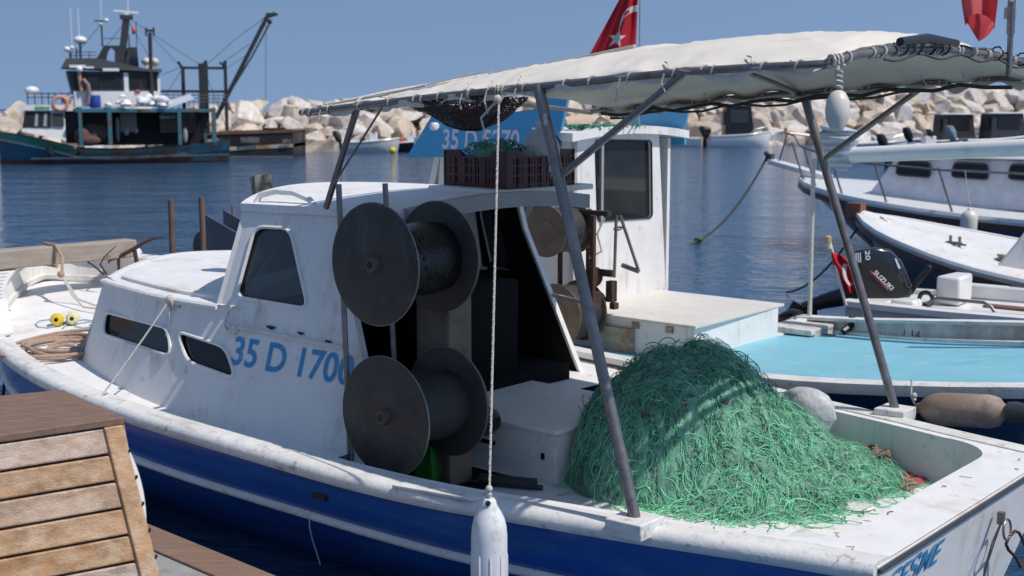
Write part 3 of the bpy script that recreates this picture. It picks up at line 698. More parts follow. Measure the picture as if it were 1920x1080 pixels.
# hem valance folded under along the edges
m = MB()
m.grid(lambda u, v: (lambda p: Vector((p.x, p.y - .010 + .012 * v + .010 * math.sin(u * 55), p.z - .012 - .045 * v * (.6 + .5 * noise.noise((u * 30, 1, 1))))))(canv(u, .0)), 160, 4)
m.grid(lambda u, v: (lambda p: Vector((p.x, p.y + .010 - .05 * v + .012 * math.sin(u * 45), p.z - .012 - .05 * v * (.7 + .6 * noise.noise((u * 25, 7, 1))))))(canv(u, 1.)), 160, 4)
m.grid(lambda u, v: (lambda p: Vector((p.x - .06 + .07 * v + .01 * math.sin(u * 37), p.y, p.z - .006 - .02 * v)))(canv(0, u)), 120, 3)
boat.part('canvas_hem', m, canvas_m, cc)
m = MB()                                # lashings round the pipes
a = 2.24
while a > -.72:
    m.tube(coil((a, PB, rz(a)), (a - .06, PB, rz(a - .06)), .0215, 1.15, 9, random.uniform(0, 6)), random.uniform(.0045, .0065), 5)
    if random.random() < .45: m.tube([(a, PB - .01, rz(a) + .02), (a + .05, PB + .08, canv(min(1, max(0, (a + .71) / 2.85)), .04).z + .006), (a + .1, PB + .13, canv(min(1, max(0, (a + .81) / 2.85)), .055).z + .008)], .004, 5)
    if random.random() < .4: m.tube([(a, PB - .025, rz(a)), (a + .01, PB - .03, rz(a) - .04), (a + random.uniform(-.03, .03), PB - .028, rz(a) - random.uniform(.06, .12))], .004, 5)
    a -= random.uniform(.14, .27)
b = .18
while b < 2.4:
    m.tube(coil((-.80, b, aftz(b)), (-.80, b + .05, aftz(b + .05)), .0215, random.choice((1.2, 1.2, 2.2)), 9, random.uniform(0, 6)), .005, 5); b += random.uniform(.09, .24)
for a in [2.1 - .23 * i for i in range(13)]:
    m.tube(coil((a, QB, rz(a)), (a - .05, QB, rz(a - .05)), .0215, 1.2, 9), .005, 5)
    if random.random() < .5: m.tube([(a, QB - .02, rz(a) - .02), (a + .03, QB - .1, rz(a) - .03), (a + .05, QB - .16, rz(a) + .03)], .004, 5)
boat.part('lashing', m, rope_w, cc)
m = MB(); pts = [(2.20, .45, 2.535), (2.6, 1.3, 2.60), (1.3, 1.32, 2.766), (.95, 1.32, 2.825)]
m.tube([(2.22, .30, 2.53), (2.12, .62, 2.60), (1.95, 1.25, 2.70), (1.3, 1.30, 2.785), (.95, 1.3, 2.835)], .010, 6)
m.tube([(2.10, .20, 2.535), (1.6, .28, 2.61), (1.2, .42, 2.695)], .004, 5)
m.tube([(2.2, .16, 2.515), (1.9, .22, 2.56), (1.75, .2, 2.57), (1.5, .26, 2.62)], .006, 5)
for q in (.3, .5, .72): m.tube(coil((2.12 - q * 1.0, .62 + q * .9, 2.60 + q * .2), (2.08 - q * 1.0, .66 + q * .9, 2.605 + q * .2), .013, 2, 8), .006, 5)
boat.part('ridge_rope', m, rope_w, cc)
m = MB(); m.tube([(-.83, .62, aftz(.62) + .035), (-.83, .9, aftz(.9) + .045), (-.83, 1.22, aftz(1.22) + .03)], [.018, .022, .016], 8)
for q in (.66, .8, .95, 1.1, 1.75, 2.1): m.tube(coil((-.812, q, aftz(q) + .010), (-.812, q + .03, aftz(q + .03) + .010), .032, 1.3, 9), .0045, 5)
boat.part('rolled_strap', m, blackp, cc)
m = MB(); m.tube([(-.80, 1.3 + .06 * i, aftz(1.3 + .06 * i) + .020 + .005 * math.sin(i * 1.3)) for i in range(19)], .005, 6); m.tube([(-.82, .5 + .08 * i, aftz(.5 + .08 * i) - .03 - .012 * math.sin(i * 1.1)) for i in range(24)], .005, 6); boat.part('dark_cord', m, rope_d, cc)
# mooring ring and iron hook on the stern board
m = MB(); m.tube(arc_pts((-1.03, 1.625, .50), .05, (0, 1, 0), (.1, 0, 1), 0, 2 * math.pi, 20), .006, 6); m.box((-1.012, 1.585, .565), (.03, .03, .06)); ring = boat.part('mooring_ring', m, steel, transom)
m = MB(); m.tube([(-1.035, 1.64, .455), (-1.03, 1.62, .43), (-1.03, 1.66, .39), (-1.03, 1.76, .33), (-1.03, 1.85, .25), (-1.03, 1.95, .30), (-1.03, 1.80, .44), (-1.035, 1.72, .47), (-1.035, 1.65, .46)], .008, 6); boat.part('iron_link', m, rust, ring)
m = MB(); m.tube([(-1.02, 1.58, .56), (-1.0, 1.52, .46), (-.99, 1.46, .34), (-.99, 1.45, .28)], .004, 5); m.tube([(-1.02, 1.585, .56), (-1.0, 1.555, .46), (-.99, 1.50, .36), (-.99, 1.46, .29)], .004, 5); boat.part('wire_loop', m, rope_d, ring)
m = MB(); q = hull_pt(1.75, .545, -1); m.tube([q + Vector((-.05, -.006, .015)), q + Vector((0, -.008, .018)), q + Vector((.05, -.004, .01))], .018, 8); boat.part('drain_outlet', m, rust, hull_o)
m = MB(); q = hull_pt(1.9, .39, -1); m.tube([q + Vector((0, -.036, .05)), q + Vector((.0, -.038, -.04)), q + Vector((.01, -.01, -.12)), q + Vector((.0, .03, -.26))], .004, 5); boat.part('hanging_cord', m, rope_w, hull_o)
# ================================================================== things on and round the main boat
def pxy(px, py, Y): return Vector(unw(at(px, py, Y)))
# ---- heap of fishing net on the well floor
def heap(a, b):
    def lobe(ca, cb, ra, rb, h, e):
        q = ((a - ca) / ra) ** 2 + ((b - cb) / rb) ** 2
        return h * max(0, 1 - q) ** e
    h = lobe(.80, 1.65, .60, .80, .72, .54)
    h = max(h, lobe(.48, 1.72, .62, .76, .46, 1.0), lobe(.12, 1.98, .44, .58, .19, 1.0), lobe(.46, 1.68, .70, .80, .07, .7), lobe(1.0, 1.5, .34, .46, .50, .6))
    h += (.075 * noise.noise((a * 3.2, b * 3.2, 1.5)) + .03 * noise.noise((a * 9, b * 9, 4.5)) - .02) * min(1, h * 4)
    return .452 + max(0, h)
NA = lambda: random.uniform(-.42, 1.48)
fn = B0(.55, 1.65, .452)
net = Thing('net_heap', 'big tangled heap of green fishing net piled on the white stern deck', 'fishing net', fn)
m = MB(); m.grid(lambda u, v: Vector((-.45 + 1.95 * u, .62 + 2.0 * v, heap(-.45 + 1.95 * u, .62 + 2.0 * v) - .012)), 70, 70)
m.f = [f for f in m.f if max(m.v[i][2] for i in f) > .446]
net.part('packed_netting', m, net_core)
def surf(a, b, up=0.): return Vector((a, b, heap(a, b) + up))
def inside(thr=.01):
    for _ in range(200):
        a, b = NA(), random.uniform(.65, 2.6)
        if heap(a, b) > .452 + thr: return a, b
    return .6, 1.6
def strand(m, a, b, r, rad, n, sides, lift, turns=None):
    t0 = random.uniform(0, 6.28); tn = turns or random.uniform(.3, 1.25); ex = random.uniform(.45, 1); ph = random.uniform(0, 3.14)
    dx, dy = random.uniform(-.05, .05), random.uniform(-.05, .05); pts = []
    e = .03; ga = (heap(a + e, b) - heap(a - e, b)) / .06; gb = (heap(a, b + e) - heap(a, b - e)) / .06
    N = Vector((-ga, -gb, 1)).normalized(); U = N.orthogonal().normalized(); U.rotate(Matrix.Rotation(ph, 3, N)); V = N.cross(U); c = surf(a, b)
    for i in range(n):
        t = t0 + tn * 6.28 * i / (n - 1)
        p = c + U * (rad * math.cos(t) + dx * i / n) + V * (rad * ex * math.sin(t) + dy * i / n)
        h0 = heap(p.x, p.y); p += N * max(.003, lift * (.5 + .5 * math.sin(t * 1.3 + ph)))
        if h0 < .4525: p.z = max(p.z, .456)
        elif p.z < h0: p.z = p.z * .5 + (h0 + .004) * .5
        pts.append(p)
    m.tube(pts, r, sides, cap=False)
def drape(m, a, b, r, n, sides, lift):     # strands that run down the slope
    pts = []; q = random.uniform(-.6, .6)
    for i in range(n):
        e = .02; ga = (heap(a + e, b) - heap(a - e, b)) / .04; gb = (heap(a, b + e) - heap(a, b - e)) / .04
        g = math.hypot(ga, gb) + .15; q += random.uniform(-.35, .35)
        s = .035
        va, vb = -ga / g, -gb / g; a += s * (va * math.cos(q) - vb * math.sin(q)); b += s * (va * math.sin(q) + vb * math.cos(q))
        pts.append(surf(a, b, .004 + lift * abs(math.sin(i * .9 + q))))
    m.tube(pts, r, sides, cap=False)
m = MB(); md_ = MB()
def lie(m, a, b, r, n, sides, lift, step, curl):     # a slack line wandering over the heap
    q = random.uniform(0, 6.28); c = random.uniform(-curl, curl); pts = []; ph = random.uniform(0, 6)
    for i in range(n):
        c += random.uniform(-.12, .12) * curl; c = max(-curl, min(curl, c)); q += c
        e = .02; ca_, sa_ = math.cos(q), math.sin(q); sl_ = (heap(a + e * ca_, b + e * sa_) - heap(a, b)) / e; st_ = step / math.sqrt(1 + min(9, sl_ * sl_))
        a += st_ * ca_; b += st_ * sa_
        pts.append(surf(a, b, .004 + lift * (.5 + .5 * math.sin(i * .55 + ph))))
    m.tube(pts, r, sides, cap=False)
def lower():                                          # more line on the lower, aft side
    for _ in range(60):
        a, b = inside(.01)
        if random.random() < 1.15 - 1.3 * (heap(a, b) - .452): return a, b
    return inside(.01)
for k in range(520):
    a, b = lower(); lie(m if random.random() < .85 else md_, a, b, random.uniform(.0018, .0031), random.randint(14, 30), 4, random.choice((.008, .015, .03)), .017, random.choice((.15, .25, .4)))
for k in range(300):
    a, b = lower(); strand(m, a, b, random.uniform(.0018, .0030), random.choice((.03, .05, .07, .10)), 16, 4, random.choice((.006, .015, .04)))
for k in range(260):
    a, b = inside(.2); lie(md_, a, b, random.uniform(.0018, .003), random.randint(12, 26), 4, .02, .018, .3)
for k in range(90):                       # loose loops standing off the crest
    a, b = inside(.3); strand(md_, a, b, .0028, random.uniform(.03, .06), 12, 4, .06, .6)
for k in range(120):                      # fringe of loops on the deck
    t = random.uniform(2.5, 6.2); a = .50 + random.uniform(.62, .84) * math.cos(t); b = 1.62 + random.uniform(.66, .82) * math.sin(t); strand(m, a, b, .003, random.uniform(.03, .10), 15, 4, .006)
mt_ = MB()
for k in range(110):
    a, b = lower(); lie(mt_, a, b, random.uniform(.0016, .0028), random.randint(8, 18), 4, .02, .016, .35)
net.part('lead_line', mt_, pm('brown_twine', (.30, .24, .18), .8, var=.4, scale=30))
net.part('float_line', m, net_cord); net.part('dark_line', md_, net_cord_d)
m = MB()
for k in range(3600):
    a, b = inside(.012)
    if k % 9 == 0: drape(m, a, b, random.uniform(.0005, .0010), random.randint(5, 10), 3, .02)
    else: lie(m, a, b, random.uniform(.0005, .0010), random.randint(8, 14), 3, random.choice((.012, .03, .05)), .022, .25)
mf_ = net.part('monofilament', m, net_fine); mf_['kind'] = 'stuff'
m = MB()                                  # clear hanks of the fine mesh lying between the lines
for k in range(210):
    a, b = inside(.05); q = random.uniform(0, 6.28); w_ = random.uniform(.03, .07); l_ = random.uniform(.06, .16)
    m.grid(lambda u, v: surf(a + l_ * (u - .5) * math.cos(q) - w_ * (v - .5) * math.sin(q), b + l_ * (u - .5) * math.sin(q) + w_ * (v - .5) * math.cos(q), .006 + .022 * math.sin(math.pi * u) * math.sin(math.pi * v) + .006 * noise.noise((u * 6 + k, v * 6, 0))), 8, 5)
mf_ = net.part('mesh_film', m, pm('fine_mesh_film', (.26, .56, .41), .6, var=.4, scale=25, transl=.4, alpha=(150, .22))); mf_['kind'] = 'stuff'
for (px_, py_) in ((1358, 757), (1284, 757), (1270, 655), (1430, 668), (1210, 780), (1165, 690), (1390, 690)):
    best = None                            # floats lie on the heap's near face
    for i in range(120):
        Y = 6.2 + i * .02; p = Vector(unw(at(px_, py_, Y)))
        if p.z < heap(p.x, p.y) + .005: best = p; break
    if best is None: best = Vector((.7, 1.5, heap(.7, 1.5)))
    m = MB(); m.lathe([(.006, -.022), (.017, -.016), (.02, 0), (.017, .016), (.006, .022)], best, (random.uniform(-1, 1), random.uniform(-1, 1), .4), 10); net.part('net_float', m, pm('dull_red_float', (.16, .035, .035), .6) if 'dull_red_float' not in MATS else MATS['dull_red_float'])
m = MB()
for k in range(60): 
    a, b = random.gauss(-.20, .05), random.gauss(2.28, .09); t = random.uniform(0, 6.28); s = random.uniform(.03, .09)
    m.tube([(a, b, .458), (a + s * .5 * math.cos(t), b + s * .5 * math.sin(t), .458 + random.uniform(.005, .03)), (a + s * math.cos(t + .5), b + s * math.sin(t + .5), .458)], .003, 4)
m.grid(lambda u, v: Vector((-.36 + .26 * u, 2.06 + .36 * v, .458 + .02 * noise.noise((u * 5, v * 5, 0)) + .025 * math.sin(math.pi * u) * math.sin(math.pi * v))), 14, 14)
m2 = MB(); m2.loft([[Vector((.42 + .17 * s * math.cos(t) * (1 + .2 * noise.noise((math.cos(t) * 2, math.sin(t) * 2, z * 9))), 2.36 + .10 * s * math.sin(t) * (1 + .25 * noise.noise((math.cos(t) * 2 + 3, math.sin(t) * 2, z * 7))), z)) for t in [i * .393 for i in range(16)]] for z, s in ((.60, .8), (.70, 1.05), (.78, 1.0), (.83, .8), (.86, .45), (.87, .1))], closed=True, caps=True)
solo('plastic_sack', 'crumpled white plastic sack wedged behind the green net', 'sack', m2, pm('white_sack_film', (.66, .67, .68), .4, transl=.25, bump=.5, bscale=25), B0(.42, 2.36, .6))
solo('red_netting', 'small spread of red netting at the tail of the green net', 'netting', m, red_net, B0(-.2, 2.3, .455))
m = MB()
for k in range(9):
    c = Vector((-.09 + random.uniform(-.04, .04), 2.26 + random.uniform(-.08, .08), 0)); c.z = heap(c.x, c.y) + .03; m.tube(arc_pts(c, random.uniform(.03, .055), (1, 0, random.uniform(-.6, .6)), (0, 1, random.uniform(-.6, .6)), 0, 6.28, 14), .011, 6)
solo('rope_bundle', 'brown knotted bundle of rope beside the red netting', 'rope', m, knot_m, B0(-.09, 2.26, .46))
m = MB(); m.lathe([(.085, 0), (.092, .006), (.085, .014), (.07, .012)], (-.26, 1.62, .458), (0, 0, 1), 32); solo('round_lid', 'round white lid lying flat in front of the green net', 'lid', m, gloss_white, B0(-.26, 1.62, .456))
m = MB(); m.loft([[Vector((1.72 + .05 * math.cos(t) * s, .50 + .05 * math.sin(t) * s + .02 * math.sin(3 * t), z)) for t in [i * .52 for i in range(12)]] for z, s in ((.46, 1.3), (.52, 1.6), (.60, 1.1), (.66, .9), (.70, .3))], closed=True, caps=True)
solo('green_bag', 'crumpled green bag behind the lower net reel', 'bag', m, green_p, B0(1.72, .5, .455))

# ---- crate on the wheelhouse roof
ca, cb_, cz, cl, cw, ch = 2.19, 1.73, 2.026, .50, .66, .225
fc = B0(ca, cb_, cz); crate = Thing('plastic_crate', 'dark maroon slotted plastic crate on the wheelhouse roof shelf', 'crate', fc)
def cmap(side_, off=0.):
    hl, hw = cl / 2, cw / 2
    return {'p': lambda u, v, t: Vector((ca - hl + cl * u, cb_ - hw + t, cz + v)), 's': lambda u, v, t: Vector((ca - hl + cl * u, cb_ + hw - t, cz + v)),
            'a': lambda u, v, t: Vector((ca - hl + t, cb_ - hw + cw * u, cz + v)), 'f': lambda u, v, t: Vector((ca + hl - t, cb_ - hw + cw * u, cz + v))}[side_]
for sdn in 'psaf':
    L_ = cl if sdn in 'ps' else cw; n = int(L_ / .028); holes = []
    for row, (v0, v1) in enumerate(((.03, .07), (.085, .128), (.142, .175))):
        for i in range(2, n - 1):
            if i % 6 == 0: continue
            u0 = (i + .34) / n; u1 = (i + .66) / n; holes.append([(u0, v0), (u1, v0), (u1, v1), (u0, v1)])
    top_ = [(0, 0), (1, 0), (1, ch), (.80, ch), (.72, ch - .035), (.28, ch - .035), (.20, ch), (0, ch)]
    m = MB(); m.plate(top_, holes, cmap(sdn), .008); sp = crate.part('side_panel', m, maroon, smooth=False)
    m = MB()
    for v in (.02, .078, .135, .185):
        mp = cmap(sdn); m.beam(mp(0, v, -.003), mp(1, v, -.003), .008, .008)
    for i in range(0, 7): mp = cmap(sdn); m.beam(mp(i / 6, .0, -.002), mp(i / 6, ch - .04 if 0 < i < 6 else ch, -.002), .008, .012)
    crate.part('rib', m, maroon, sp, smooth=False)
m = MB(); m.box((ca, cb_, cz + .01), (cl - .02, cw - .02, .008)); crate.part('crate_floor', m, maroon)
m = MB()
m.loft([[Vector((ca + .02 + .21 * s * math.cos(t), cb_ - .12 + .17 * s * math.sin(t), z + .02 * noise.noise((math.cos(t) * 2, math.sin(t) * 2, z * 9)))) for t in [i * .4488 for i in range(14)]] for z, s in ((cz + .02, 1), (cz + .15, 1), (cz + .20, .85), (cz + .245, .5), (cz + .26, .1))], closed=True, caps=True)
fc2 = B0(ca, cb_ - .1, cz + .02); cn = Thing('bundled_net', 'bundle of dark green net heaped in the maroon crate', 'fishing net', fc2); cn.part('packed_netting', m, net_core)
m = MB()
for k in range(80):
    a = ca + random.uniform(-.2, .2); b = cb_ - .12 + random.uniform(-.16, .16); q = ((a - ca) / .22) ** 2 + ((b - cb_ + .12) / .2) ** 2; z = cz + .19 + .07 * max(0, 1 - q)
    s = random.uniform(.02, .05); t = random.uniform(0, 6.28)
    m.tube([(a + s * math.cos(t) * math.cos(x), b + s * math.sin(t) * math.cos(x), z + s * .9 * math.sin(x)) for x in [i * .39 for i in range(9)]], .0028, 4)
cn.part('net_line', m, net_cord_d)
m = MB(); m.loft([[Vector((2.04 + .11 * s * math.cos(t) * (1 + .18 * noise.noise((math.cos(t) * 3, math.sin(t) * 3, z * 14))), 1.86 + .11 * s * math.sin(t) * (1 + .25 * noise.noise((math.cos(t) * 3, math.sin(t) * 3, z * 11 + 5))), z)) for t in [i * .314 for i in range(20)]] for z, s in ((cz + .03, .9), (cz + .14, 1.05), (cz + .24, 1.1), (cz + .29, .9), (cz + .34, .55), (cz + .36, .25), (cz + .40, .35))], closed=True)
solo('plastic_bag', 'crumpled translucent plastic bag sticking up out of the maroon crate', 'bag', m, pm('clear_bag_film', (.74, .76, .79), .25, var=.1, scale=9, transl=.45, bump=.6, bscale=30), B0(2.1, 1.87, cz + .03))
m = MB(); m.loft([[Vector((2.06 + .05 * s * math.cos(t), 2.0 + .05 * s * math.sin(t), z)) for t in [i * .63 for i in range(10)]] for z, s in ((cz + .06, .8), (cz + .2, 1), (cz + .27, 1.2), (cz + .31, .5))], closed=True, caps=True)
solo('blue_bag', 'small crumpled dark blue bag at the far end of the maroon crate', 'bag', m, blue_p, B0(2.06, 2.0, cz + .06))

# ---- brown mesh bag slung under the near canopy pipe
def pouch(u, v):
    a = .97 + .55 * u; s = math.sin(math.pi * u ** .62) ** .8
    b = .11 + .34 * v; d = .150 * s * math.sin(math.pi * v) ** .6
    return Vector((a, b - .03 * math.sin(math.pi * v) * s, rz(a) - .02 - d + .012 * noise.noise((u * 7, v * 5, 3))))
fb = B0(1.2, .28, 2.5); mb_ = Thing('mesh_bag', 'sagging brown mesh bag hung under the near canopy pipe', 'bag', fb)
m = MB(); m.grid(pouch, 40, 22); mb_.part('netting', m, maroon_net)
m = MB(); m.tube([pouch(i / 30, .42) + Vector((0, 0, -.004)) for i in range(31)], .006, 5); m.tube([pouch(i / 30, .0) for i in range(31)], .008, 5); mb_.part('hem', m, maroon_net if False else pm('dark_brown_hem', (.03, .012, .016), .8))
m = MB()
for k in range(260):
    u, v = random.uniform(.3, .95), random.uniform(.2, .9); p = pouch(u, v); p.z = p.z * .6 + (rz(p.x) - .02) * .4; t = random.uniform(0, 6.3); s = random.uniform(.015, .05)
    m.tube([p + Vector((s * math.cos(t + x), s * .6 * math.sin(t + x), .01 * math.sin(3 * x))) for x in [i * .5 for i in range(10)]], .003, 4)
mb_.part('stowed_line', m, rope_w)
m = MB(); m.grid(lambda u, v: pouch(.08 + .40 * u, .12 + .7 * v) + Vector((0, 0, .015 + .01 * math.sin(u * 9))), 8, 8); mb_.part('stowed_cloth', m, pm('dark_cloth', (.02, .009, .012), .9))

# ---- fenders and floats
def fender(name, label, top, ln, r, mat, mdir=(0, 0, -1), rope=None, eye=True, grooves=True, rmat=rope_w, cap=None, rr=.0052):
    top = Vector(top); t = Thing(name, label, 'fender', B0(*top)); d = Vector(mdir).normalized()
    prof = [(.022, .0), (.03, .01), (.034, .03), (r * .66, .06), (r * .84, .09), (r * .95, .125), (r, .17), (r, ln - .12), (r * .85, ln - .07), (r * .4, ln - .03), (.03, ln)]
    m = MB(); m.lathe(prof, top, d, 40)
    if grooves:
        u = d.orthogonal().normalized(); v = d.cross(u)
        for k in range(10):
            x = 2 * math.pi * k / 10; q = u * math.cos(x) + v * math.sin(x); m.tube([top + d * .235 + q * (r - .004), top + d * .25 + q * (r + .0005), top + d * (ln - .20) + q * (r + .0005), top + d * (ln - .18) + q * (r - .004)], .0045, 6)
    bd = t.part('fender_body', m, mat)
    if eye:
        m = MB(); m.lathe([(.012, -.002), (.012, .004)], top + Vector((0, 0, 0)) + d * .012 + (Vector((-.02, -.03, 0))), (-.5, -.8, 0), 12); t.part('eye_hole', m, darkgrey, bd)
    if cap:
        m = MB(); m.lathe([(.03, ln - .02), (r * .62, ln - .015), (r * .66, ln + .03), (.05, ln + .10), (.045, ln + .16)], top, d, 24); t.part('end_boot', m, cap, bd)
    if rope:
        m = MB(); pts = [Vector(p) for p in rope]; m.tube(pts, rr, 6)
        L_ = sum((pts[i + 1] - pts[i]).length for i in range(len(pts) - 1))
        N = int(L_ / .02)
        hel = coil(pts[0], pts[-1], rr * .75, L_ / .035, 6) if len(pts) == 2 else []
        if hel: m.tube(hel, rr * .62, 4)
        for p in (pts[-1], ): m.ball(p + Vector((0, 0, .05)), .016, 8); m.ball(p + Vector((0, 0, .025)), .013, 8)
        t.part('hanging_rope', m, rmat)
    return t
fender('fender', 'ribbed white fender hanging over the blue gunwale on a long rope', (.485, -.42, .838), .66, .079, fender_w, rope=[(.853, .075, 2.555), (.485, -.42, .83)])
m = MB(); m.tube([(.853, .075, 2.55), (.95, .06, 2.46), (.92, .05, 2.40), (.93, .05, 2.36)], .006, 5); m.ball((.855, .07, 2.545), .022, 8); m.tube(coil((.83, PB, rz(.83)), (.88, PB, rz(.88)), .023, 2.2, 9), .006, 5)
solo('rope_tail', 'frayed pale rope end knotted to the near canopy pipe above the crate', 'rope', m, rope_w, B0(.9, .06, 2.4))
fender('fender', 'worn brown fender lying level between the white stern and the blue boat', (-.06, 2.82, .735), .56, .098, fender_b, (-1, .02, .10), [(-.02, 2.84, .90), (-.03, 2.82, .80), (-.05, 2.82, .76)], False, False, cap=darkgrey)
t = Thing('net_float', 'egg shaped white float hanging from the canopy corner', 'float', B0(-.86, .02, 2.50))
m = MB(); m.lathe([(.008, -.078), (.025, -.07), (.042, -.035), (.046, .0), (.042, .035), (.027, .065), (.012, .074)], (-.86, .02, 2.497), (.05, .1, 1), 28); bd = t.part('float_body', m, fender_c)
m = MB(); m.tube([(-.86, .025, 2.565), (-.855, .03, 2.60), (-.845, .04, 2.66)], .007, 6); m.tube(coil((-.86, .025, 2.57), (-.85, .04, 2.65), .012, 4, 8), .006, 5); m.tube(coil((-.80, .16, 2.685), (-.78, .10, 2.68), .024, 3.2, 9), .006, 5); t.part('hanging_rope', m, rope_w)
for i, (xx, yy) in enumerate(((1325, 560), (1738, 590))):
    pass
m = MB(); m.tube([(.62, PB + .0, 2.58), (.60, .09, 2.52), (.585, .08, 2.47)], .006, 6); m.tube([(.585, .08, 2.48), (.575, .08, 2.43)], [.012, .018], 8); solo('rope_tassel', 'frayed rope tassel hanging beside the near canopy post', 'rope', m, rope_w, B0(.6, .09, 2.45))

# ---- bow gear
BY = 10.6
fo = Thing('float_pair', None, None, B0(5.6, .55, .93)) if False else None
for nm_, lab, mt, (a, b) in (('net_float', 'bright yellow cylindrical float on the white foredeck', yellow, (5.62, .56)), ('net_float', 'pale yellow float beside the bright yellow one on the foredeck', pale_yellow, (5.58, .665))):
    zf = dpt((a - 1.9) / 5.1, (b - (CB - hb(a) + .05)) / (2 * (hb(a) - .05)))[2] + .048
    t = Thing(nm_, lab, 'float', B0(a, b, zf)); m = MB(); m.lathe([(.016, -.05), (.03, -.05), (.045, -.035), (.05, 0), (.045, .035), (.03, .05), (.016, .05)], (a, b, zf), (-.75, -.6, .12), 24); bd = t.part('float_body', m, mt)
    m = MB(); m.lathe([(.015, -.0515), (.015, -.046)], (a, b, zf), (.75, .6, -.12), 12); m.lathe([(.015, -.0515), (.015, -.046)], (a, b, zf), (-.75, -.6, .12), 12); t.part('float_bore', m, black, bd)
def deckz(a, b): return dpt((a - 1.9) / 5.1, (b - (CB - hb(a) + .05)) / (2 * (hb(a) - .05)))[2]
m = MB()
for k in range(7):
    ca_, cb2 = 5.0 + random.uniform(-.08, .08), .20 + random.uniform(-.09, .09); ra = (.10, .15, .19, .24, .27, .21, .3)[k]; rb = ra * random.uniform(.7, 1.25); ph = random.uniform(0, 6.28)
    pts = []
    for i in range(26):
        t = ph + 6.6 * i / 25; a, b = ca_ + ra * math.cos(t), cb2 + rb * 1.25 * math.sin(t); pts.append((a, b, deckz(a, b) + .014 + .006 * k + .012 * math.sin(t * 2 + k)))
    m.tube(pts, .0125, 8)
solo('rope_coil', 'loose coil of thick beige rope on the foredeck by the cabin', 'rope', m, rope_b, B0(4.98, .22, .89))
m = MB(); pts = []
for i in range(46):
    t = i / 45; a = 5.75 - .55 * t + .10 * math.sin(i * .9); b = .50 + .55 * t + .12 * math.cos(i * .75); pts.append((a, b, deckz(a, b) + .008))
m.tube(pts, .005, 5); solo('float_line', 'thin pale blue line trailing from the yellow floats', 'line', m, rope_blue, B0(5.5, .7, .93))
t = Thing('timber_beam', 'weathered grey timber beam laid across the bow rails', 'beam', B0(6.5, .9, 1.30))
m = MB(); m.beam((6.60, -.55, 1.325), (6.50, 1.80, 1.325), .17, .15); t.part('beam_body', m, wood_grey, bevel=.012)
m = MB(); bp = Vector((6.53, 1.05, 1.325)); m.tube([bp + Vector(q) for q in ((-.1, 0, -.09), (-.1, .0, .09), (.1, .02, .09), (.1, .02, -.09))], .013, 6, closed=True); m.tube([bp + Vector((-.1, 0, .085)), bp + Vector((-.22, -.02, .0)), (6.2, .96, 1.18)], .013, 7); m.ball((6.22, .96, 1.20), .030, 8); t.part('lashing', m, rope_b)
m = MB(); m.tube([(6.2, .96, 1.18), (6.05, .95, 1.05), (5.9, .95, .97), (5.75, 1.0, .965)], .008, 6); m.tube([(6.21, .97, 1.18), (6.12, 1.04, 1.0), (5.95, 1.08, .965), (5.7, 1.1, .96)], .008, 6); t.part('rope_tail', m, rope_w)
m = MB(); m.lathe([(.07, 0), (.075, .28), (.06, .30)], (6.72, .50, 1.2), (0, 0, 1), 10); bl = Thing('bow_bollard', 'stubby brown wooden bollard wound with rope at the bow', 'bollard', B0(6.72, .5, 1.2)); bl.part('post', m, pm('brown_bollard_wood', (.22, .15, .09), .8, scale=12))
m = MB(); [m.tube(arc_pts((6.72, .5, 1.24 + .03 * k), .085, (1, 0, .05), (0, 1, 0), 0, 6.28, 16), .015, 6) for k in range(5)]; bl.part('rope_turns', m, rope_b)
an = Thing('grapnel_anchor', 'rusty four armed grapnel anchor lying by the beam', 'anchor', B0(6.3, 1.9, 1.25))
m = MB()
AYA = 10.75
def pa(x, y, d=0.): return pxy(x, y, AYA + d)
m.tube([pa(222, 482), pa(252, 466), pa(270, 455), pa(292, 446), pa(305, 445)], [.016, .018, .014, .010, .004], 8)
m.tube([pa(252, 466), pa(256, 490), pa(262, 500)], .018, 8)
m.tube([pa(222, 482), pa(205, 488), pa(203, 494)], [.014, .012, .005], 8)
m.tube([pa(222, 482), pa(223, 506), pa(240, 503), pa(258, 494), pa(280, 500)], [.016, .014, .02, .018, .012], 8)
m.tube([pa(195, 515, -.2), pa(178, 500, -.2), pa(160, 488, -.15), pa(148, 486, -.1)], [.009, .008, .006, .003], 6)
m.tube([pa(200, 515, -.2), pa(188, 496, -.2), pa(195, 482, -.15), pa(208, 470, -.1), pa(218, 461, -.1)], [.009, .008, .006, .005, .003], 6)
an.part('arms', m, rust)
m = MB(); m.tube([pa(258, 496), pa(238, 512), pa(215, 520, -.1)], .013, 7); an.part('shank', m, rust)
mr_ = Thing('mooring_line', 'thin pale line from the cabin top down to the port gunwale', 'line', B0(3.55, -.1, .75))
m = MB(); p0 = side(3.50, 1.36, -1, .03); p1 = Vector((3.60, -.40, .765)); m.tube(sag(p0, p1, .01, 10), .0055, 6); m.tube(arc_pts(p0 + Vector((0, 0, -.03)), .035, (1, .2, 0), (0, -.2, 1), 0, 6.28, 14), .006, 5); m.ball(p0, .028, 8); mr_.part('line', m, rope_w)
m = MB(); m.tube([p0 + Vector((0, -.01, -.05)), p0 + Vector((-.02, -.02, -.12)), p0 + Vector((.0, -.02, -.18))], .005, 5); m.lathe([(.008, 0), (.014, .02), (.02, .05), (.012, .06)], p0 + Vector((.0, -.02, -.17)), (0, 0, -1), 10); mr_.part('toggle', m, fender_w)
m = MB(); m.lathe([(.012, 0), (.03, .02), (.036, .05), (.02, .06)], p1 + Vector((-.01, -.02, -.07)), (0, 0, 1), 12); mr_.part('end_knot', m, fender_w)
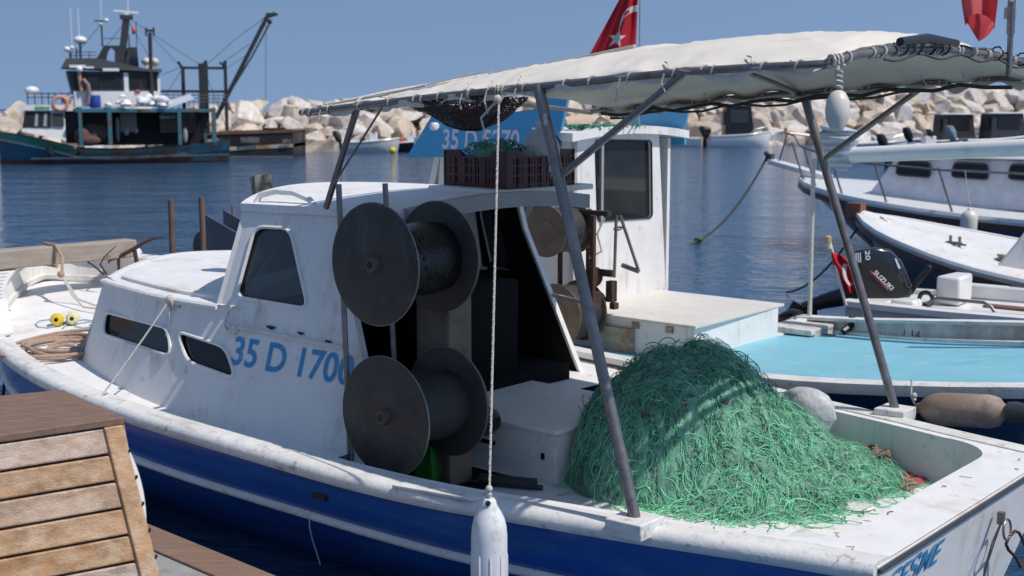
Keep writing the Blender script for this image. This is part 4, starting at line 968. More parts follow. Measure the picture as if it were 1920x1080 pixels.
p0 = side(2.93, 1.36, -1, .03); m = MB(); m.tube([p0 + Vector((0, .1, .03)), p0, p0 + Vector((.03, -.02, -.10)), p0 + Vector((.0, -.01, -.14))], .006, 5); solo('rope_loop', 'short pale rope loop tied at the foot of the wheelhouse', 'rope', m, rope_w, B0(2.93, .0, 1.3))

# ---- flags
def cloth(t, fn, n0, n1, mat, nm_='cloth'):
    m = MB(); m.grid(fn, n0, n1); o = t.part(nm_, m, mat); s = o.modifiers.new('thickness', 'SOLIDIFY'); s.thickness = .002; return o
def star(c, r, rot):
    return [(c[0] + (r if i % 2 == 0 else r * .40) * math.cos(rot + i * math.pi / 5), c[1] + (r if i % 2 == 0 else r * .40) * math.sin(rot + i * math.pi / 5)) for i in range(10)]
def crescent(c, R0, r, d, a, n=26):
    # outer circle radius R0, cut by circle r shifted by d toward a
    x = (d * d + R0 * R0 - r * r) / (2 * d); th0 = math.acos(max(-1, min(1, x / R0))); x2 = d - x; th1 = math.acos(max(-1, min(1, -x2 / r if False else (x - d) / r)))
    o = [(c[0] + R0 * math.cos(a + th0 + (2 * math.pi - 2 * th0) * i / n), c[1] + R0 * math.sin(a + th0 + (2 * math.pi - 2 * th0) * i / n)) for i in range(n + 1)]
    q = [(c[0] + d * math.cos(a) + r * math.cos(a + th1 + (2 * math.pi - 2 * th1) * i / n), c[1] + d * math.sin(a) + r * math.sin(a + th1 + (2 * math.pi - 2 * th1) * i / n)) for i in range(n, -1, -1)]
    return o + q
def emblem(t, poly, fn, parent, nm_, clip=None):
    bm = bmesh.new(); vs = [bm.verts.new((p[0], p[1], 0)) for p in poly]; es = [bm.edges.new((vs[i], vs[(i + 1) % len(vs)])) for i in range(len(vs))]
    bmesh.ops.triangle_fill(bm, use_beauty=True, edges=bm.edges[:]); bmesh.ops.subdivide_edges(bm, edges=bm.edges[:], cuts=2, use_grid_fill=True); bmesh.ops.triangulate(bm, faces=bm.faces[:])
    bm.verts.index_update(); co = [(v.co.x, v.co.y) for v in bm.verts]; fs = [tuple(v.index for v in f.verts) for f in bm.faces]; bm.free()
    m = MB(); m.add([fn(u, v) for u, v in co], fs); return t.part(nm_, m, MATS['flag_white'], parent)
pm('flag_white', (.70, .66, .64), .8, var=.04, transl=.25)
ff = B0(3.2, 4.2, 2.3); fl1 = Thing('flag', 'large red flag with white star and crescent draped behind the canopy', 'flag', ff)
def flag1(u, v, off=0.):     # u from the loose left edge to the right edge, v up
    x0 = 1093 + (1185 - 1093) * v - 0; x1 = 1190 + 8 * v
    if v > .62: pass
    top = 1.0
    px_ = x0 + (x1 - x0) * u; py_ = 125 - 170 * v
    d = .05 * math.sin(u * 7.5 + v * 1.2) * (1 - .5 * v) + .02 * math.sin(u * 17 + 1) + .10 * max(0, .22 - u)
    return pxy(px_, py_, 10.55 + d - off)
c1 = cloth(fl1, flag1, 40, 40, red_cloth)
emblem(fl1, [(.0 + p[0], p[1]) for p in star((.50, .31), .11, .3)], lambda u, v: flag1(.5 + (u - .5) * 2.2, v, .006), c1, 'star')
def cres(i, n, k):
    t = i / n; ang = math.pi * (.5 + .62 * t)
    return None
m = MB(); N = 16; P0 = [(1197, 9), (1186, 11), (1176, 17), (1168, 27), (1163, 40), (1160, 57)]; P1 = [(1197, 22), (1188, 22.5), (1179, 26), (1171, 33), (1165, 44), (1160.5, 58)]
def fuv(px_, py_):
    v = (125 - py_) / 170; x0 = 1093 + 92 * v; x1 = 1190 + 8 * v; return ((px_ - x0) / (x1 - x0), v)
def dens(P, n=5): return [(P[i][0] + (P[i + 1][0] - P[i][0]) * j / n, P[i][1] + (P[i + 1][1] - P[i][1]) * j / n) for i in range(len(P) - 1) for j in range(n)] + [P[-1]]
P0, P1 = dens(P0), dens(P1)
for q in range(len(P0)):
    for pp in (P0[q], P1[q]):
        u, v = fuv(*pp); m.v.append(tuple(flag1(min(1, u), v, .007)))
for q in range(len(P0) - 1): m.f.append((2 * q, 2 * q + 1, 2 * q + 3, 2 * q + 2))
fl1.part('crescent', m, MATS['flag_white'], c1)
m = MB(); q0 = pxy(1199, 130, 10.6); q1 = pxy(1201, -60, 10.6); m.tube([Vector((q0.x, q0.y, 2.28)), q0, q1], .006, 8); fl1.part('flagstaff', m, grey)
fp = B0(-.82, 1.9, 2.78); mast = Thing('flagstaff', 'dark metal staff with a lamp standing on the canopy aft rail', 'flagstaff', fp)
m = MB(); m.tube([(-.82, 1.92, 2.66), (-.82, 1.915, 2.86)], .014, 10); m.tube([(-.82, 1.915, 2.86), (-.82, 1.90, 3.34)], .019, 10); mast.part('staff', m, steel)
m = MB(); m.lathe([(.02, -.03), (.03, -.03), (.03, .02), (.02, .03)], (-.80, 1.955, 2.965), (0, 0, 1), 14); mast.part('lamp_body', m, grey); m = MB(); m.ball((-.80, 1.985, 2.975), .013, 8); m.ball((-.84, 1.86, 3.02), .013, 8); mast.part('lamp_lens', m, letter_white)
m = MB(); m.tube([(-.82, 1.905, 2.90), (-.84, 1.86, 2.90)], .006, 6); m.tube([(-.83, 1.87, 3.3), (-.83, 1.86, 2.95)], .003, 5); mast.part('clamp', m, steel)
fl2 = Thing('flag', 'pale red flag folded to a point beside the staff on the canopy', 'flag', B0(-.82, 1.7, 2.9))
def poly_at(P, t):
    k = min(len(P) - 2, int(t * (len(P) - 1))); f = t * (len(P) - 1) - k
    return (P[k][0] + (P[k + 1][0] - P[k][0]) * f, P[k][1] + (P[k + 1][1] - P[k][1]) * f)
FT = [(1810, 37), (1819, 29), (1834, 25), (1850, 30), (1864, 43)]; FB = [(1812, 40), (1822, 57), (1835, 78), (1850, 69), (1862, 55)]
def flag2(u, v):
    lo = poly_at(FT, u); xt = 1790 + 92 * u; k = v
    x = lo[0] + (xt - lo[0]) * k; y = lo[1] + 10 + (-85 - lo[1]) * k
    return pxy(x, y, 5.95 + .05 * math.cos(u * 5.0 + 2.4) + .02 * math.sin(u * 11 + v * 2))
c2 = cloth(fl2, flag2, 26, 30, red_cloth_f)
def fold(u, v):
    t_, b_ = poly_at(FT, u), poly_at(FB, u)
    return pxy(t_[0] + (b_[0] - t_[0]) * v, t_[1] + (b_[1] - t_[1]) * v, 5.87 + .07 * math.cos(u * math.pi * 2) * (1 - v * .6) + .012 * math.sin(u * 14 + v * 5))
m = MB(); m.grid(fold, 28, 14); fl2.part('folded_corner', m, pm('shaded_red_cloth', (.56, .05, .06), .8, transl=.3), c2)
m = MB(); q = pxy(1310, 150, 8.3); m.loft([[Vector((q.x + .02 * x, q.y + .42 * (x), q.z + .01 + s * .035 * math.sin(t)) ) + Vector((.06 * s * math.cos(t), 0, 0)) for t in [i * .52 for i in range(12)]] for x, s in ((-.5, .3), (-.42, 1), (-.2, 1.1), (0, .8), (.2, 1.1), (.42, 1), (.5, .3))], closed=True, caps=True)
solo('life_vest', 'rolled orange life vest stowed under the canopy', 'life vest', m, orange, B0(q.x, q.y, q.z))
m = MB()
q0 = Vector((.80, 2.42, 2.56)); m.tube([Vector((2.0 - .14 * i, 2.44, rz(2.0 - .14 * i) - .03 - .03 * math.sin(i * 1.1) ** 2)) for i in range(20)], .012, 6); m.tube([Vector((1.9 - .14 * i, 2.40, rz(1.9 - .14 * i) - .05 - .03 * math.sin(i * .8 + 1) ** 2)) for i in range(16)], .008, 6)
solo('hanging_cord', 'dark cords slung along the far canopy pipe', 'cord', m, rope_d, B0(1, 2.44, 2.55))
# ================================================================== generic hull in boat coordinates
def hull_secs(c, a0, a1, hbT, zgT, wl=.72, n=30, rake=.5, bow=1):
    """c: centre b; a0 stern, a1 bow (bow may point aft with a1 < a0)"""
    secs = []
    for i in range(n + 1):
        t = i / n; a = a0 + (a1 - a0) * t; h = smooth_tab(hbT, t); g = smooth_tab(zgT, t)
        sg = 1 if a1 > a0 else -1; rk = rake * max(0, (t - .7) / .3) ** 1.6
        row = []
        for z, f in ((g, 1), (g - .08, .99), (g - .2, .96), (.22 if g > .5 else g * .4, wl + .12), (.0, wl), (-.3, wl * .5)):
            row.append((a - sg * rk * (g - z) / g, h * f, z))
        secs.append([Vector((r[0], c - r[1], r[2])) for r in row] + [Vector((r[0], c + r[1], r[2])) for r in reversed(row)])
    return secs
def rail_loft(secs, idx, prof):
    s = -1 if idx == 0 else 1
    return [[q[idx] + Vector((0, s * x, z)) for x, z in prof] for q in secs]

# ================================================================== blue boat alongside
C2 = 4.15
bf = B0(2.5, C2, 0)
bb = Thing('fishing_boat', 'white cabined fishing boat with sky blue trim and light blue stern deck', 'fishing boat', bf)
HT = [(0, .55), (.05, .80), (.12, .97), (.25, 1.05), (.45, 1.12), (.65, 1.10), (.8, .9), (.92, .45), (1, .02)]
GT = [(0, .92), (.08, .86), (.16, .78), (.25, .71), (.4, .68), (.6, .72), (.8, .86), (1, 1.10)]
bs = hull_secs(C2, -1.4, 8.3, HT, GT, .74)
m = MB(); m.loft(bs, caps=True); bh = bb.part('hull', m, navy)
for idx in (0, 11):
    m = MB(); m.loft(rail_loft(bs, idx, ((-.10, .02), (.0, .022), (.03, .012), (.035, -.03), (.02, -.06), (-.1, -.04))), closed=True, caps=True); bb.part('gunwale', m, white_dirty)
m = MB(); m.loft([[p.lerp(q[11], j / 10) + Vector((0, 0, -.012 + .04 * (1 - (2 * j / 10 - 1) ** 2))) for j in range(11) for p in [q[0]]] for q in bs]); bb.part('deck', m, deck_blue)
# starboard bulwark, peeling white, turning along the stern quarter
bz = lambda a: lerp_tab([(-.9, .99), (.1, .915), (1.4, .80), (1.9, .77)], a)
m = MB(); AA = [1.95 - 2.9 * i / 20 for i in range(21)]
bo = lambda a: 5.20 - .10 * max(0, (-a - .1)) ** 1.5
m.loft([[Vector((a, bo(a) - .05, bz(a) - .24)), Vector((a, bo(a) - .04, bz(a))), Vector((a, bo(a) + .02, bz(a))), Vector((a, bo(a) + .02, bz(a) - .26))] for a in AA], closed=True, caps=True); bwk = bb.part('bulwark', m, white_peel)
m = MB(); m.loft([[Vector((a, bo(a) + x, bz(a) + z)) for x, z in ((-.08, 0), (-.08, .025), (.05, .025), (.05, 0))] for a in AA], closed=True, caps=True); bb.part('bulwark_cap', m, white_dirty, bwk)
m = MB(); m.tube([(a, bo(a) - .055, bz(a) - .238) for a in AA], .012, 6); bb.part('painted_edge', m, edge_blue, bwk)
bb.text('1 14', lambda x, y, d: Vector((1.02 - x, bo(.8) - .046 - d, bz(1.0) - .12 + y)), .13, .07, rope_d, bwk, name='painted_number', bold=-.01)
m = MB(); m.box((1.80, 4.98, .74), (.40, .50, .05)); m.box((1.72, 5.0, .70), (.24, .4, .10)); q_ = bb.part('stern_block', m, white_peel, bevel=.01)
m = MB(); m.box((1.60, 4.92, .645), (.16, .16, .12)); bb.part('bitt', m, pm('worn_teal_paint', (.03, .13, .18), .6, var=.4, scale=12), q_)
m = MB(); m.tube([(1.95, 5.22, .80), (2.05, 5.25, .80), (2.15, 5.2, .74), (2.1, 5.0, .66)], .035, 8); m.tube([(1.5, 5.22, .82), (1.45, 5.2, .78), (1.5, 5.08, .72)], .03, 8); bb.part('black_hose', m, blackp, q_)
# aft locker with lid
m = MB(); m.hexa([(1.84, 3.38, .55), (3.0, 3.38, .55), (3.0, 4.62, .55), (1.84, 4.62, .55)], [(1.84, 3.38, .935), (3.0, 3.38, .935), (3.0, 4.62, .935), (1.84, 4.62, .935)]); lk = bb.part('locker', m, white, smooth=False)
m = MB(); m.hexa([(1.80, 3.33, .937), (3.0, 3.33, .937), (3.0, 4.70, .937), (1.84, 4.72, .937)], [(1.80, 3.33, .958), (3.0, 3.33, .965), (3.0, 4.70, .965), (1.84, 4.72, .958)]); bb.part('lid', m, cream, lk, smooth=False, bevel=.003)
m = MB(); m.box((2.05, 3.372, .90), (.06, .012, .05)); m.box((2.35, 3.372, .90), (.06, .012, .05)); bb.part('hinge', m, steel, lk)
m = MB(); m.box((2.5, 3.36, .70), (.28, .02, .34)); bb.part('rust_stain_panel', m, pm('rust_stained_paint', (.45, .40, .33), .7, var=.1, stain=(.26, .12, .05), stain_amt=.8, stain_scale=7), lk, smooth=False)
m = MB(); m.hexa([(1.84, 4.62, .6), (1.92, 4.62, .6), (1.92, 5.15, .6), (1.84, 5.15, .6)], [(1.84, 4.62, .70), (1.92, 4.62, .70), (1.92, 5.15, .79), (1.84, 5.15, .79)]); bb.part('side_board', m, white, lk, smooth=False)
m = MB(); m.tube([(1.833, 3.4, .60), (1.833, 4.4, .61), (1.84, 5.12, .64)], .012, 6); bb.part('painted_edge', m, edge_blue, lk)
# cabin
m = MB()
cab = [(3.0, 3.45), (4.35, 3.45), (4.75, 3.85), (4.75, 4.45), (4.35, 4.85), (3.0, 4.66)]
winS = rpoly([(3.25, 1.62), (4.25, 1.60), (4.25, 2.12), (3.25, 2.14)], .06)
m.plate([(3.0, .6), (4.6, .6), (4.40, 2.24), (3.0, 2.26)], [winS], lambda u, v, t: Vector((u, 3.45 + t, v)), .04); cw1 = bb.part('cabin_side', m, white, smooth=False)
m = MB(); m.plate([(3.0, .6), (4.6, .6), (4.40, 2.24), (3.0, 2.26)], [winS], lambda u, v, t: Vector((u, 4.80 - t, v)), .04); cw2 = bb.part('cabin_side', m, white, smooth=False)
m = MB(); m.plate(winS, [], lambda u, v, t: Vector((u, 3.465 + t, v)), .005); bb.part('window', m, pane, cw1, smooth=False)
aw = rpoly([(3.76, 1.62), (4.53, 1.60), (4.50, 2.24), (3.72, 2.26)], .04)
m = MB(); m.plate([(3.45, .6), (4.80, .6), (4.62, 2.30), (3.45, 2.30)], [aw], lambda u, v, t: Vector((3.0 + t, u, v)), .04); ab = bb.part('cabin_aft_wall', m, white, smooth=False)
m = MB(); m.plate(aw, [], lambda u, v, t: Vector((3.022 + t, u, v)), .005); pn = bb.part('window', m, pane_dark, ab, smooth=False)
cxm = 4.13
m = MB(); m.tube([(2.995, p[0], p[1]) for p in aw], .008, 6, closed=True); bb.part('window_gasket', m, black, ab)
m = MB(); m.box((2.99, 3.80, 1.93), (.02, .03, .64)); bb.part('window_post', m, grey, ab)
m = MB(); m.box((3.2, 4.15, 1.6), (.02, 1.2, 1.2)); bb.part('shade_panel', m, dark_inside, ab)  # near-black panel in place of the shaded cabin inside
m = MB()
for i in range(5):
    b = 3.47 + 1.30 * i / 4; m.beam((4.62, b, 1.55), (4.42, b, 2.2), .05, .06)
m.beam((4.64, 3.45, 1.55), (4.64, 4.8, 1.55), .06, .05); fp_ = bb.part('windscreen_frame', m, white, smooth=False)
m = MB(); m.prism([(4.60, 3.5, 1.57), (4.60, 4.75, 1.57), (4.41, 4.75, 2.18), (4.41, 3.5, 2.18)], (.006, 0, .002)); bb.part('windscreen', m, pane, fp_, smooth=False)
m = MB(); m.prism([(4.62, 3.45, .6), (4.62, 4.80, .6), (4.62, 4.80, 1.55), (4.62, 3.45, 1.55)], (.04, 0, 0)); bb.part('cabin_front', m, white, smooth=False)
m = MB(); m.loft([[Vector((a, 3.34 + 1.64 * v, z0 + .05 * (1 - (2 * v - 1) ** 2) + dz)) for v, dz in [(i / 10, 0) for i in range(11)] + [(i / 10, .065) for i in range(10, -1, -1)]] for a, z0 in ((2.93, 2.255), (3.4, 2.27), (4.0, 2.26), (4.62, 2.20))], closed=True, caps=True); brf = bb.part('cabin_roof', m, white, ang=50)
for sd, b0 in (('p', 3.30), ('s', 4.95)):
    pl = [(4.66, 2.10), (4.60, 2.13), (4.36, 2.455), (3.55, 2.475), (3.28, 2.50), (3.16, 2.63), (2.95, 2.63), (3.0, 2.35), (3.06, 2.30), (3.06, 2.14)] if sd == 'p' else [(4.66, 2.10), (4.38, 2.44), (3.40, 2.44), (3.26, 2.60), (2.90, 2.60), (2.97, 2.36), (2.98, 2.31), (2.98, 2.20)]
    m = MB(); m.plate(pl, [], lambda u, v, t, b0=b0: Vector((u, b0 - .12 * (2.5 - v) * (1 if b0 < 4 else -1) + t, v)), .03); fs_ = bb.part('fascia_board', m, trim_blue, brf, smooth=False)
    if sd == 'p':
        fmap2 = lambda x, y, d: Vector((4.215 - x, 3.30 - .12 * (2.5 - (2.185 + y)) - .003 - d, 2.185 + y))
        bb.text('35 D 5270', fmap2, .82, .155, letter_pale, brf, bold=.022)
        m = MB(); m.tube([(3.06, 3.28, 2.15), (3.06, 3.28, 2.29), (3.10, 3.285, 2.335), (3.28, 3.29, 2.355)], .011, 8); bb.part('white_edge', m, letter_white, brf)
        m = MB(); m.lathe([(.018, 0), (.034, .02), (.034, .07), (.02, .085)], (4.34, 3.27, 2.36), (-1, -.35, 0), 14); bb.part('deck_lamp', m, letter_white, brf)
m = MB(); m.tube([(3.35, 3.75, 2.39), (3.35, 4.0, 2.395), (3.3, 4.45, 2.40)], [.05, .065, .055], 14); bb.part('rolled_mat', m, pm('beige_rolled_mat', (.50, .38, .30), .85), brf)
m = MB()
for k in range(40):
    a, b = 3.0 + random.uniform(-.1, .12), 3.7 + random.uniform(-.25, .6); s = random.uniform(.02, .06); t = random.uniform(0, 6.28)
    m.tube([(a + s * math.cos(t + x), b + s * math.sin(t + x), 2.36 + .015 * math.sin(2 * x) + random.uniform(0, .01)) for x in [i * .5 for i in range(11)]], .006, 4)
bb.part('roof_net', m, net_cord_d, brf)
m = MB(); m.tube([(2.85, 3.5, 2.52), (3.2, 4.2, 2.55), (2.9, 4.7, 2.54)], .02, 8); bb.part('roof_rail', m, steel, brf)
# small reels and hauler on the port side
def reel2(a, z, r, b0, b1, core):
    m = MB(); m.lathe([(core, b0 + .008), (core + .012, (b0 + b1) / 2), (core, b1 - .008)], (a, 0, z), (0, 1, 0), 32); o = bb.part('net_reel', m, grey_line)
    for b_ in (b0, b1):
        m = MB(); m.lathe([(.02, b_ - .008), (r * .45, b_ - .010), (r * .46, b_ - .006), (r, b_ - .006), (r, b_ + .006), (.02, b_ + .006)], (a, 0, z), (0, 1, 0), 40); bb.part('flange', m, drum_brown, o)
    return o
reel2(2.90, 1.60, .195, 2.98, 3.32, .16); reel2(2.80, .98, .235, 2.98, 3.30, .20)
m = MB(); m.box((2.62, 3.20, 1.22), (.022, .035, 1.0)); m.box((2.95, 3.22, 1.15), (.022, .035, .95)); m.box((2.75, 3.30, 1.73), (.40, .05, .035)); m.box((2.80, 3.38, 1.45), (.03, .03, .6)); hl = bb.part('hauler_frame', m, rust, smooth=False)
m = MB()
for k in range(26): q = .9 + .028 * k; m.tube(arc_pts((2.66, 3.24, q), .022, (1, 0, 0), (0, 1, .25), 0, 5.6, 8), .008, 5)
bb.part('chain', m, rust, hl)
m = MB(); m.box((2.60, 3.32, 1.28), (.16, .05, .05)); m.box((2.56, 3.35, 1.14), (.06, .07, .16)); m.box((2.54, 3.36, 1.03), (.05, .06, .05)); m.lathe([(.07, -.03), (.08, -.02), (.05, 0), (.08, .02), (.07, .03)], (2.67, 3.27, 1.25), (1, .2, 0), 16); m.lathe([(.08, -.03), (.09, -.02), (.05, 0), (.09, .02), (.08, .03)], (2.64, 3.26, 1.06), (1, .2, 0), 16); bb.part('winch_block', m, rust, hl, bevel=.006)
m = MB(); m.tube([(2.50, 3.32, 1.72), (2.52, 3.33, 1.25)], .012, 8); m.tube([(2.48, 3.34, 1.72), (2.36, 3.42, 1.30)], .012, 8); m.tube([(2.36, 3.42, 1.30), (2.50, 3.40, 1.34)], .018, 6); m.tube(arc_pts((2.49, 3.33, 1.62), .03, (1, 0, 0), (0, 1, .3), 0, 6.28, 10), .008, 5); bb.part('prop_stick', m, steel, hl)
m = MB(); m.tube([(2.56, 3.25, 1.70), (2.60, 3.22, 1.58), (2.58, 3.25, 1.45), (2.66, 3.2, 1.40)], .008, 6); bb.part('hanging_rope', m, rope_w, hl)
# foredeck gear at the bow
m = MB(); m.plate([(8.2, .95), (7.2, .95), (7.2, 1.12), (8.2, 1.43)], [], lambda u, v, t: Vector((u, 3.75 + t, v)), .02); m.plate([(8.2, .95), (7.2, .95), (7.2, 1.12), (8.2, 1.43)], [], lambda u, v, t: Vector((u, 4.05 + t, v)), .02); bg = bb.part('bow_roller', m, steelplate, smooth=False)
m = MB(); m.lathe([(.16, 3.80), (.16, 4.02)], (8.25, 0, 1.05), (0, 1, 0), 24); bb.part('roller_wheel', m, darkgrey, bg)
m = MB(); m.tube([(8.36, 3.5, .9), (8.35, 3.5, 1.56)], .03, 10); m.tube([(7.82, 3.5, .9), (7.82, 3.5, 1.61)], .03, 10); m.tube([(8.1, 4.1, 1.0), (8.1, 4.1, 1.48)], .012, 8); bb.part('bow_post', m, pm('rust_brown_post', (.17, .105, .07), .7, var=.2), bg)
m = MB(); m.tube([(7.6, 3.95, 1.22), (7.25, 3.8, 1.16)], .035, 8); m.ball((7.3, 3.8, 1.18), .07, 8); m.ball((7.55, 4.0, 1.26), .08, 8); bb.part('windlass', m, rust, bg)
m = MB(); m.ball((7.0, 3.9, .98), (.30, .18, .10)); m.ball((6.6, 3.7, .96), (.16, .12, .09)); m.ball((9.0, 3.3, .96), (.28, .2, .12)); bb.part('white_sack', m, fender_w)
# boom on a crutch with rolled awning
m = MB(); q0 = Vector((1.72, 5.2, 2.125)); q1 = Vector((-1.6, 5.2, 2.335)); m.tube([q0, q1], [.062, .070], 20); bm_ = bb.part('boom', m, gloss_white)
m = MB(); m.tube([(1.86, 5.2, .78), (1.87, 5.2, 2.1)], .018, 10); bb.part('crutch', m, rope_w, bm_)
m = MB(); rows = []
for k, (x, zz, rx, rz_) in enumerate(((0, 2.03, .08, .05), (0, 2.10, .13, .13), (0, 2.16, .15, .15), (0, 2.22, .14, .15), (0, 2.28, .165, .17), (0, 2.31, .12, .15), (0, 2.35, .15, .16), (0, 2.37, .08, .10))):
    rows.append([Vector((1.66 + rx * math.cos(t) * 1.05 + .02 * noise.noise((math.cos(t) * 2, k, 1)), 5.2 + rx * .8 * math.sin(t), zz + .025 * math.cos(t))) for t in [i * .314 for i in range(20)]])
m.loft(rows, closed=True, caps=True); bb.part('rolled_awning', m, pm('striped_awning_cloth', (.50, .53, .57), .85, var=.05, wave=('Z', 6.5, 3., .62)), bm_)
m = MB(); m.tube([(-1.45, 5.2, .7), (-1.45, 5.2, 4.0)], .05, 12); bb.part('mast', m, gloss_white)

# ================================================================== tender with outboard, behind the blue boat
tf = B0(.6, 6.55, 0)
td = Thing('tender', 'open white tender with moulded seats and a tilted black outboard', 'dinghy', tf)
ts = hull_secs(6.55, 1.95, -2.0, [(0, .50), (.1, .56), (.3, .62), (.6, .60), (.85, .35), (1, .02)], [(0, .80), (.3, .82), (.7, .87), (1, 1.0)], .86, rake=.3)
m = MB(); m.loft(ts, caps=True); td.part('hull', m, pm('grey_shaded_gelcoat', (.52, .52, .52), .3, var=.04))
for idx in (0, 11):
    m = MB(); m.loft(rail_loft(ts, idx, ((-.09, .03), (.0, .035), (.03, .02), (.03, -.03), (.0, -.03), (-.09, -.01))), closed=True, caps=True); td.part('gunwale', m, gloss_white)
m = MB(); m.loft([[p.lerp(q[11], j / 6) + Vector((0, 0, -.02 if 0 < j < 6 else .0)) for j in range(7) for p in [q[0]]] for q in ts[:]]); td.part('inner_liner', m, gloss_white)
def mould(pts, h, nm_='seat', z=.80):
    m = MB(); m.prism([(p[0], p[1], z) for p in pts], (0, 0, h)); return td.part(nm_, m, gloss_white, bevel=.025)
mould([(1.54, 6.05), (1.32, 6.05), (1.32, 6.25), (1.48, 6.25)], .075); mould([(1.9, 6.1), (1.6, 6.1), (1.6, 6.5), (1.9, 6.5)], .03)
mould([(1.32, 6.5), (1.10, 6.5), (1.14, 6.9), (1.30, 6.9)], .25); mould([(1.5, 7.02), (-1.5, 7.02), (-1.5, 7.15), (1.5, 7.15)], .13)
mould([(1.82, 6.02), (1.74, 6.02), (1.74, 6.1), (1.82, 6.1)], .06, 'cleat')
for a0, a1 in ((1.19, .62), (.95, -.3)):
    bq = 6.02 if a0 > 1 else 7.1
    m = MB(); m.tube([(a0, bq, .84), (a0 - .03, bq, .90), (a0 - .08, bq, .925), (a1 + .10, bq, .925), (a1 + .04, bq, .90), (a1, bq, .85)], .015, 8); td.part('grab_rail', m, steel)
m = MB(); m.box((.35, 6.3, .86), (.9, .14, .02)); td.part('thwart', m, pm('varnished_brown_wood', (.16, .06, .03), .4), smooth=False)
m = MB(); m.tube(arc_pts((1.36, 6.4, .85), .06, (1, 0, 0), (0, 0, 1), 0, 6.28, 16), .02, 8); td.part('hose_loop', m, blackp)
# outboard, tilted up; axes along the cowl
OB = Thing('outboard_motor', 'black outboard motor marked 20 tilted up on the white tender', 'outboard motor', B0(1.9, 6.55, .9))
oc = Vector(pxy(1650, 522, 11.45)); ax = Vector((-.80, -.05, .50)); 
RY, YY = 11.45, 11.45
def op(x, y, d=0.): return pxy(x, y, 11.45 + d)
outl = [(1592, 478), (1606, 471), (1640, 466), (1668, 470), (1690, 492), (1709, 535), (1712, 553), (1700, 562), (1672, 574), (1640, 576), (1612, 562), (1598, 530)]
cxy = (1655, 522)
rows = []
for d, s in ((-.17, .60), (-.165, .80), (-.14, .93), (-.08, .99), (0, 1), (.08, .99), (.14, .92), (.17, .7)):
    rows.append([op(cxy[0] + (x - cxy[0]) * s, cxy[1] + (y - cxy[1]) * s, d) for x, y in outl])
m = MB(); m.loft(rows, closed=True, caps=True); cowl = OB.part('cowl', m, pm('black_cowl_cloth', (.014, .014, .015), .55, var=.2), ang=60)
cm = cowl.modifiers.new('sub', 'SUBSURF'); cm.levels = 1; cm.render_levels = 2
bandp = [(1591, 478), (1606, 470), (1640, 465), (1668, 469), (1690, 491), (1710, 536), (1700, 541), (1680, 508), (1660, 490), (1636, 486), (1612, 492), (1597, 497)]
rows = [[op(cxy[0] + (x - cxy[0]) * s, cxy[1] + (y - cxy[1]) * s, d) for x, y in bandp] for d, s in ((-.168, .93), (-.15, 1.0), (0, 1.025), (.15, 1.0))]
m = MB(); m.loft(rows, closed=True, caps=True); OB.part('cowl_band', m, pm('gloss_black_band', (.010, .011, .016), .2, coat=.5), cowl, ang=60)
def lp(x, y, d=-.18): return op(x, y, d)
def quad_text(txt, c, ux, uy, wid, hgt, mat, nm_, d=-.182, bold=.01, shear=0.):
    # c: photo position of the lower-left corner, ux / uy: unit directions in photo pixels
    k = FPX / 11.4
    OB.text(txt, lambda x, y, dd: op(c[0] + (ux[0] * x + uy[0] * y) * k, c[1] + (ux[1] * x + uy[1] * y) * k, d - dd), wid, hgt, mat, cowl, nm_, shear, bold)
quad_text('SUZUKI', (1637, 512), (.72, .69), (.69, -.72), .225, .040, letter_white, 'lettering', bold=.02)
quad_text('20', (1622, 470), (.07, 1.), (1., -.07), .085, .042, letter_white, 'power_number', d=-.175, bold=.02)
m = MB()
for x in (1604, 1608, 1612): m.add([lp(x, 474, -.176), lp(x + 2, 474, -.176), lp(x + 2.6, 492, -.176), lp(x + .6, 492, -.176)], [(0, 1, 2, 3)])
m.add([lp(1677, 484, -.176), lp(1681, 485, -.176), lp(1689, 503, -.176), lp(1685, 504, -.176)], [(0, 1, 2, 3)])
OB.part('decal', m, letter_white, cowl, smooth=False)
m = MB(); m.add([lp(1631, 509), lp(1634, 508), lp(1667, 541), lp(1664, 544)], [(0, 1, 2, 3)]); OB.part('red_decal', m, red_cloth_f, cowl, smooth=False)
m = MB(); m.tube([op(1705, 550), op(1720, 528), op(1742, 503)], [.03, .028, .022], 10); m.ball(op(1742, 502), .028, 8); OB.part('tiller', m, blackp)
m = MB(); m.tube([op(1620, 560, .02), op(1585, 555, .05), op(1545, 565, .1), op(1505, 578, .15)], [.10, .09, .07, .05], 12); m.beam(op(1505, 586, .15), op(1482, 572, .15), .03, .10); m.tube([op(1530, 580, .1), op(1495, 590, .15)], [.05, .03], 10); OB.part('leg', m, blackp)
# small flag on the tender's stern
sf = Thing('flag', 'small bright red flag with white crescent on the tender stern', 'flag', B0(1.95, 6.1, .75))
m = MB(); m.tube([op(1586, 572, -.5), op(1572, 520, -.5), op(1556, 452, -.5)], [.014, .014, .012], 8); m.lathe([(.02, -.02), (.022, .03)], op(1555, 462, -.5), (.1, 0, 1), 10); sp_ = sf.part('flagstaff', m, fender_c)
m = MB(); m.lathe([(.028, 0), (.03, .05), (.02, .06)], op(1553, 455, -.5), (.1, 0, 1), 12); sf.part('cap', m, pm('tan_cap', (.48, .34, .17), .6), sp_)
def flag3(u, v):
    xl = lerp_tab([(0, 1588), (.35, 1570), (.7, 1561), (1, 1558)], v); xr = lerp_tab([(0, 1599), (.3, 1606), (.6, 1612), (1, 1584)], v); yb = 549 - 77 * v + 10 * u * v
    return pxy(xl + (xr - xl) * u, yb, 10.95 + .03 * math.sin(u * 9 + v * 4))
c3 = cloth(sf, flag3, 24, 24, pm('bright_red_cloth', (.50, .006, .02), .7, transl=.2))
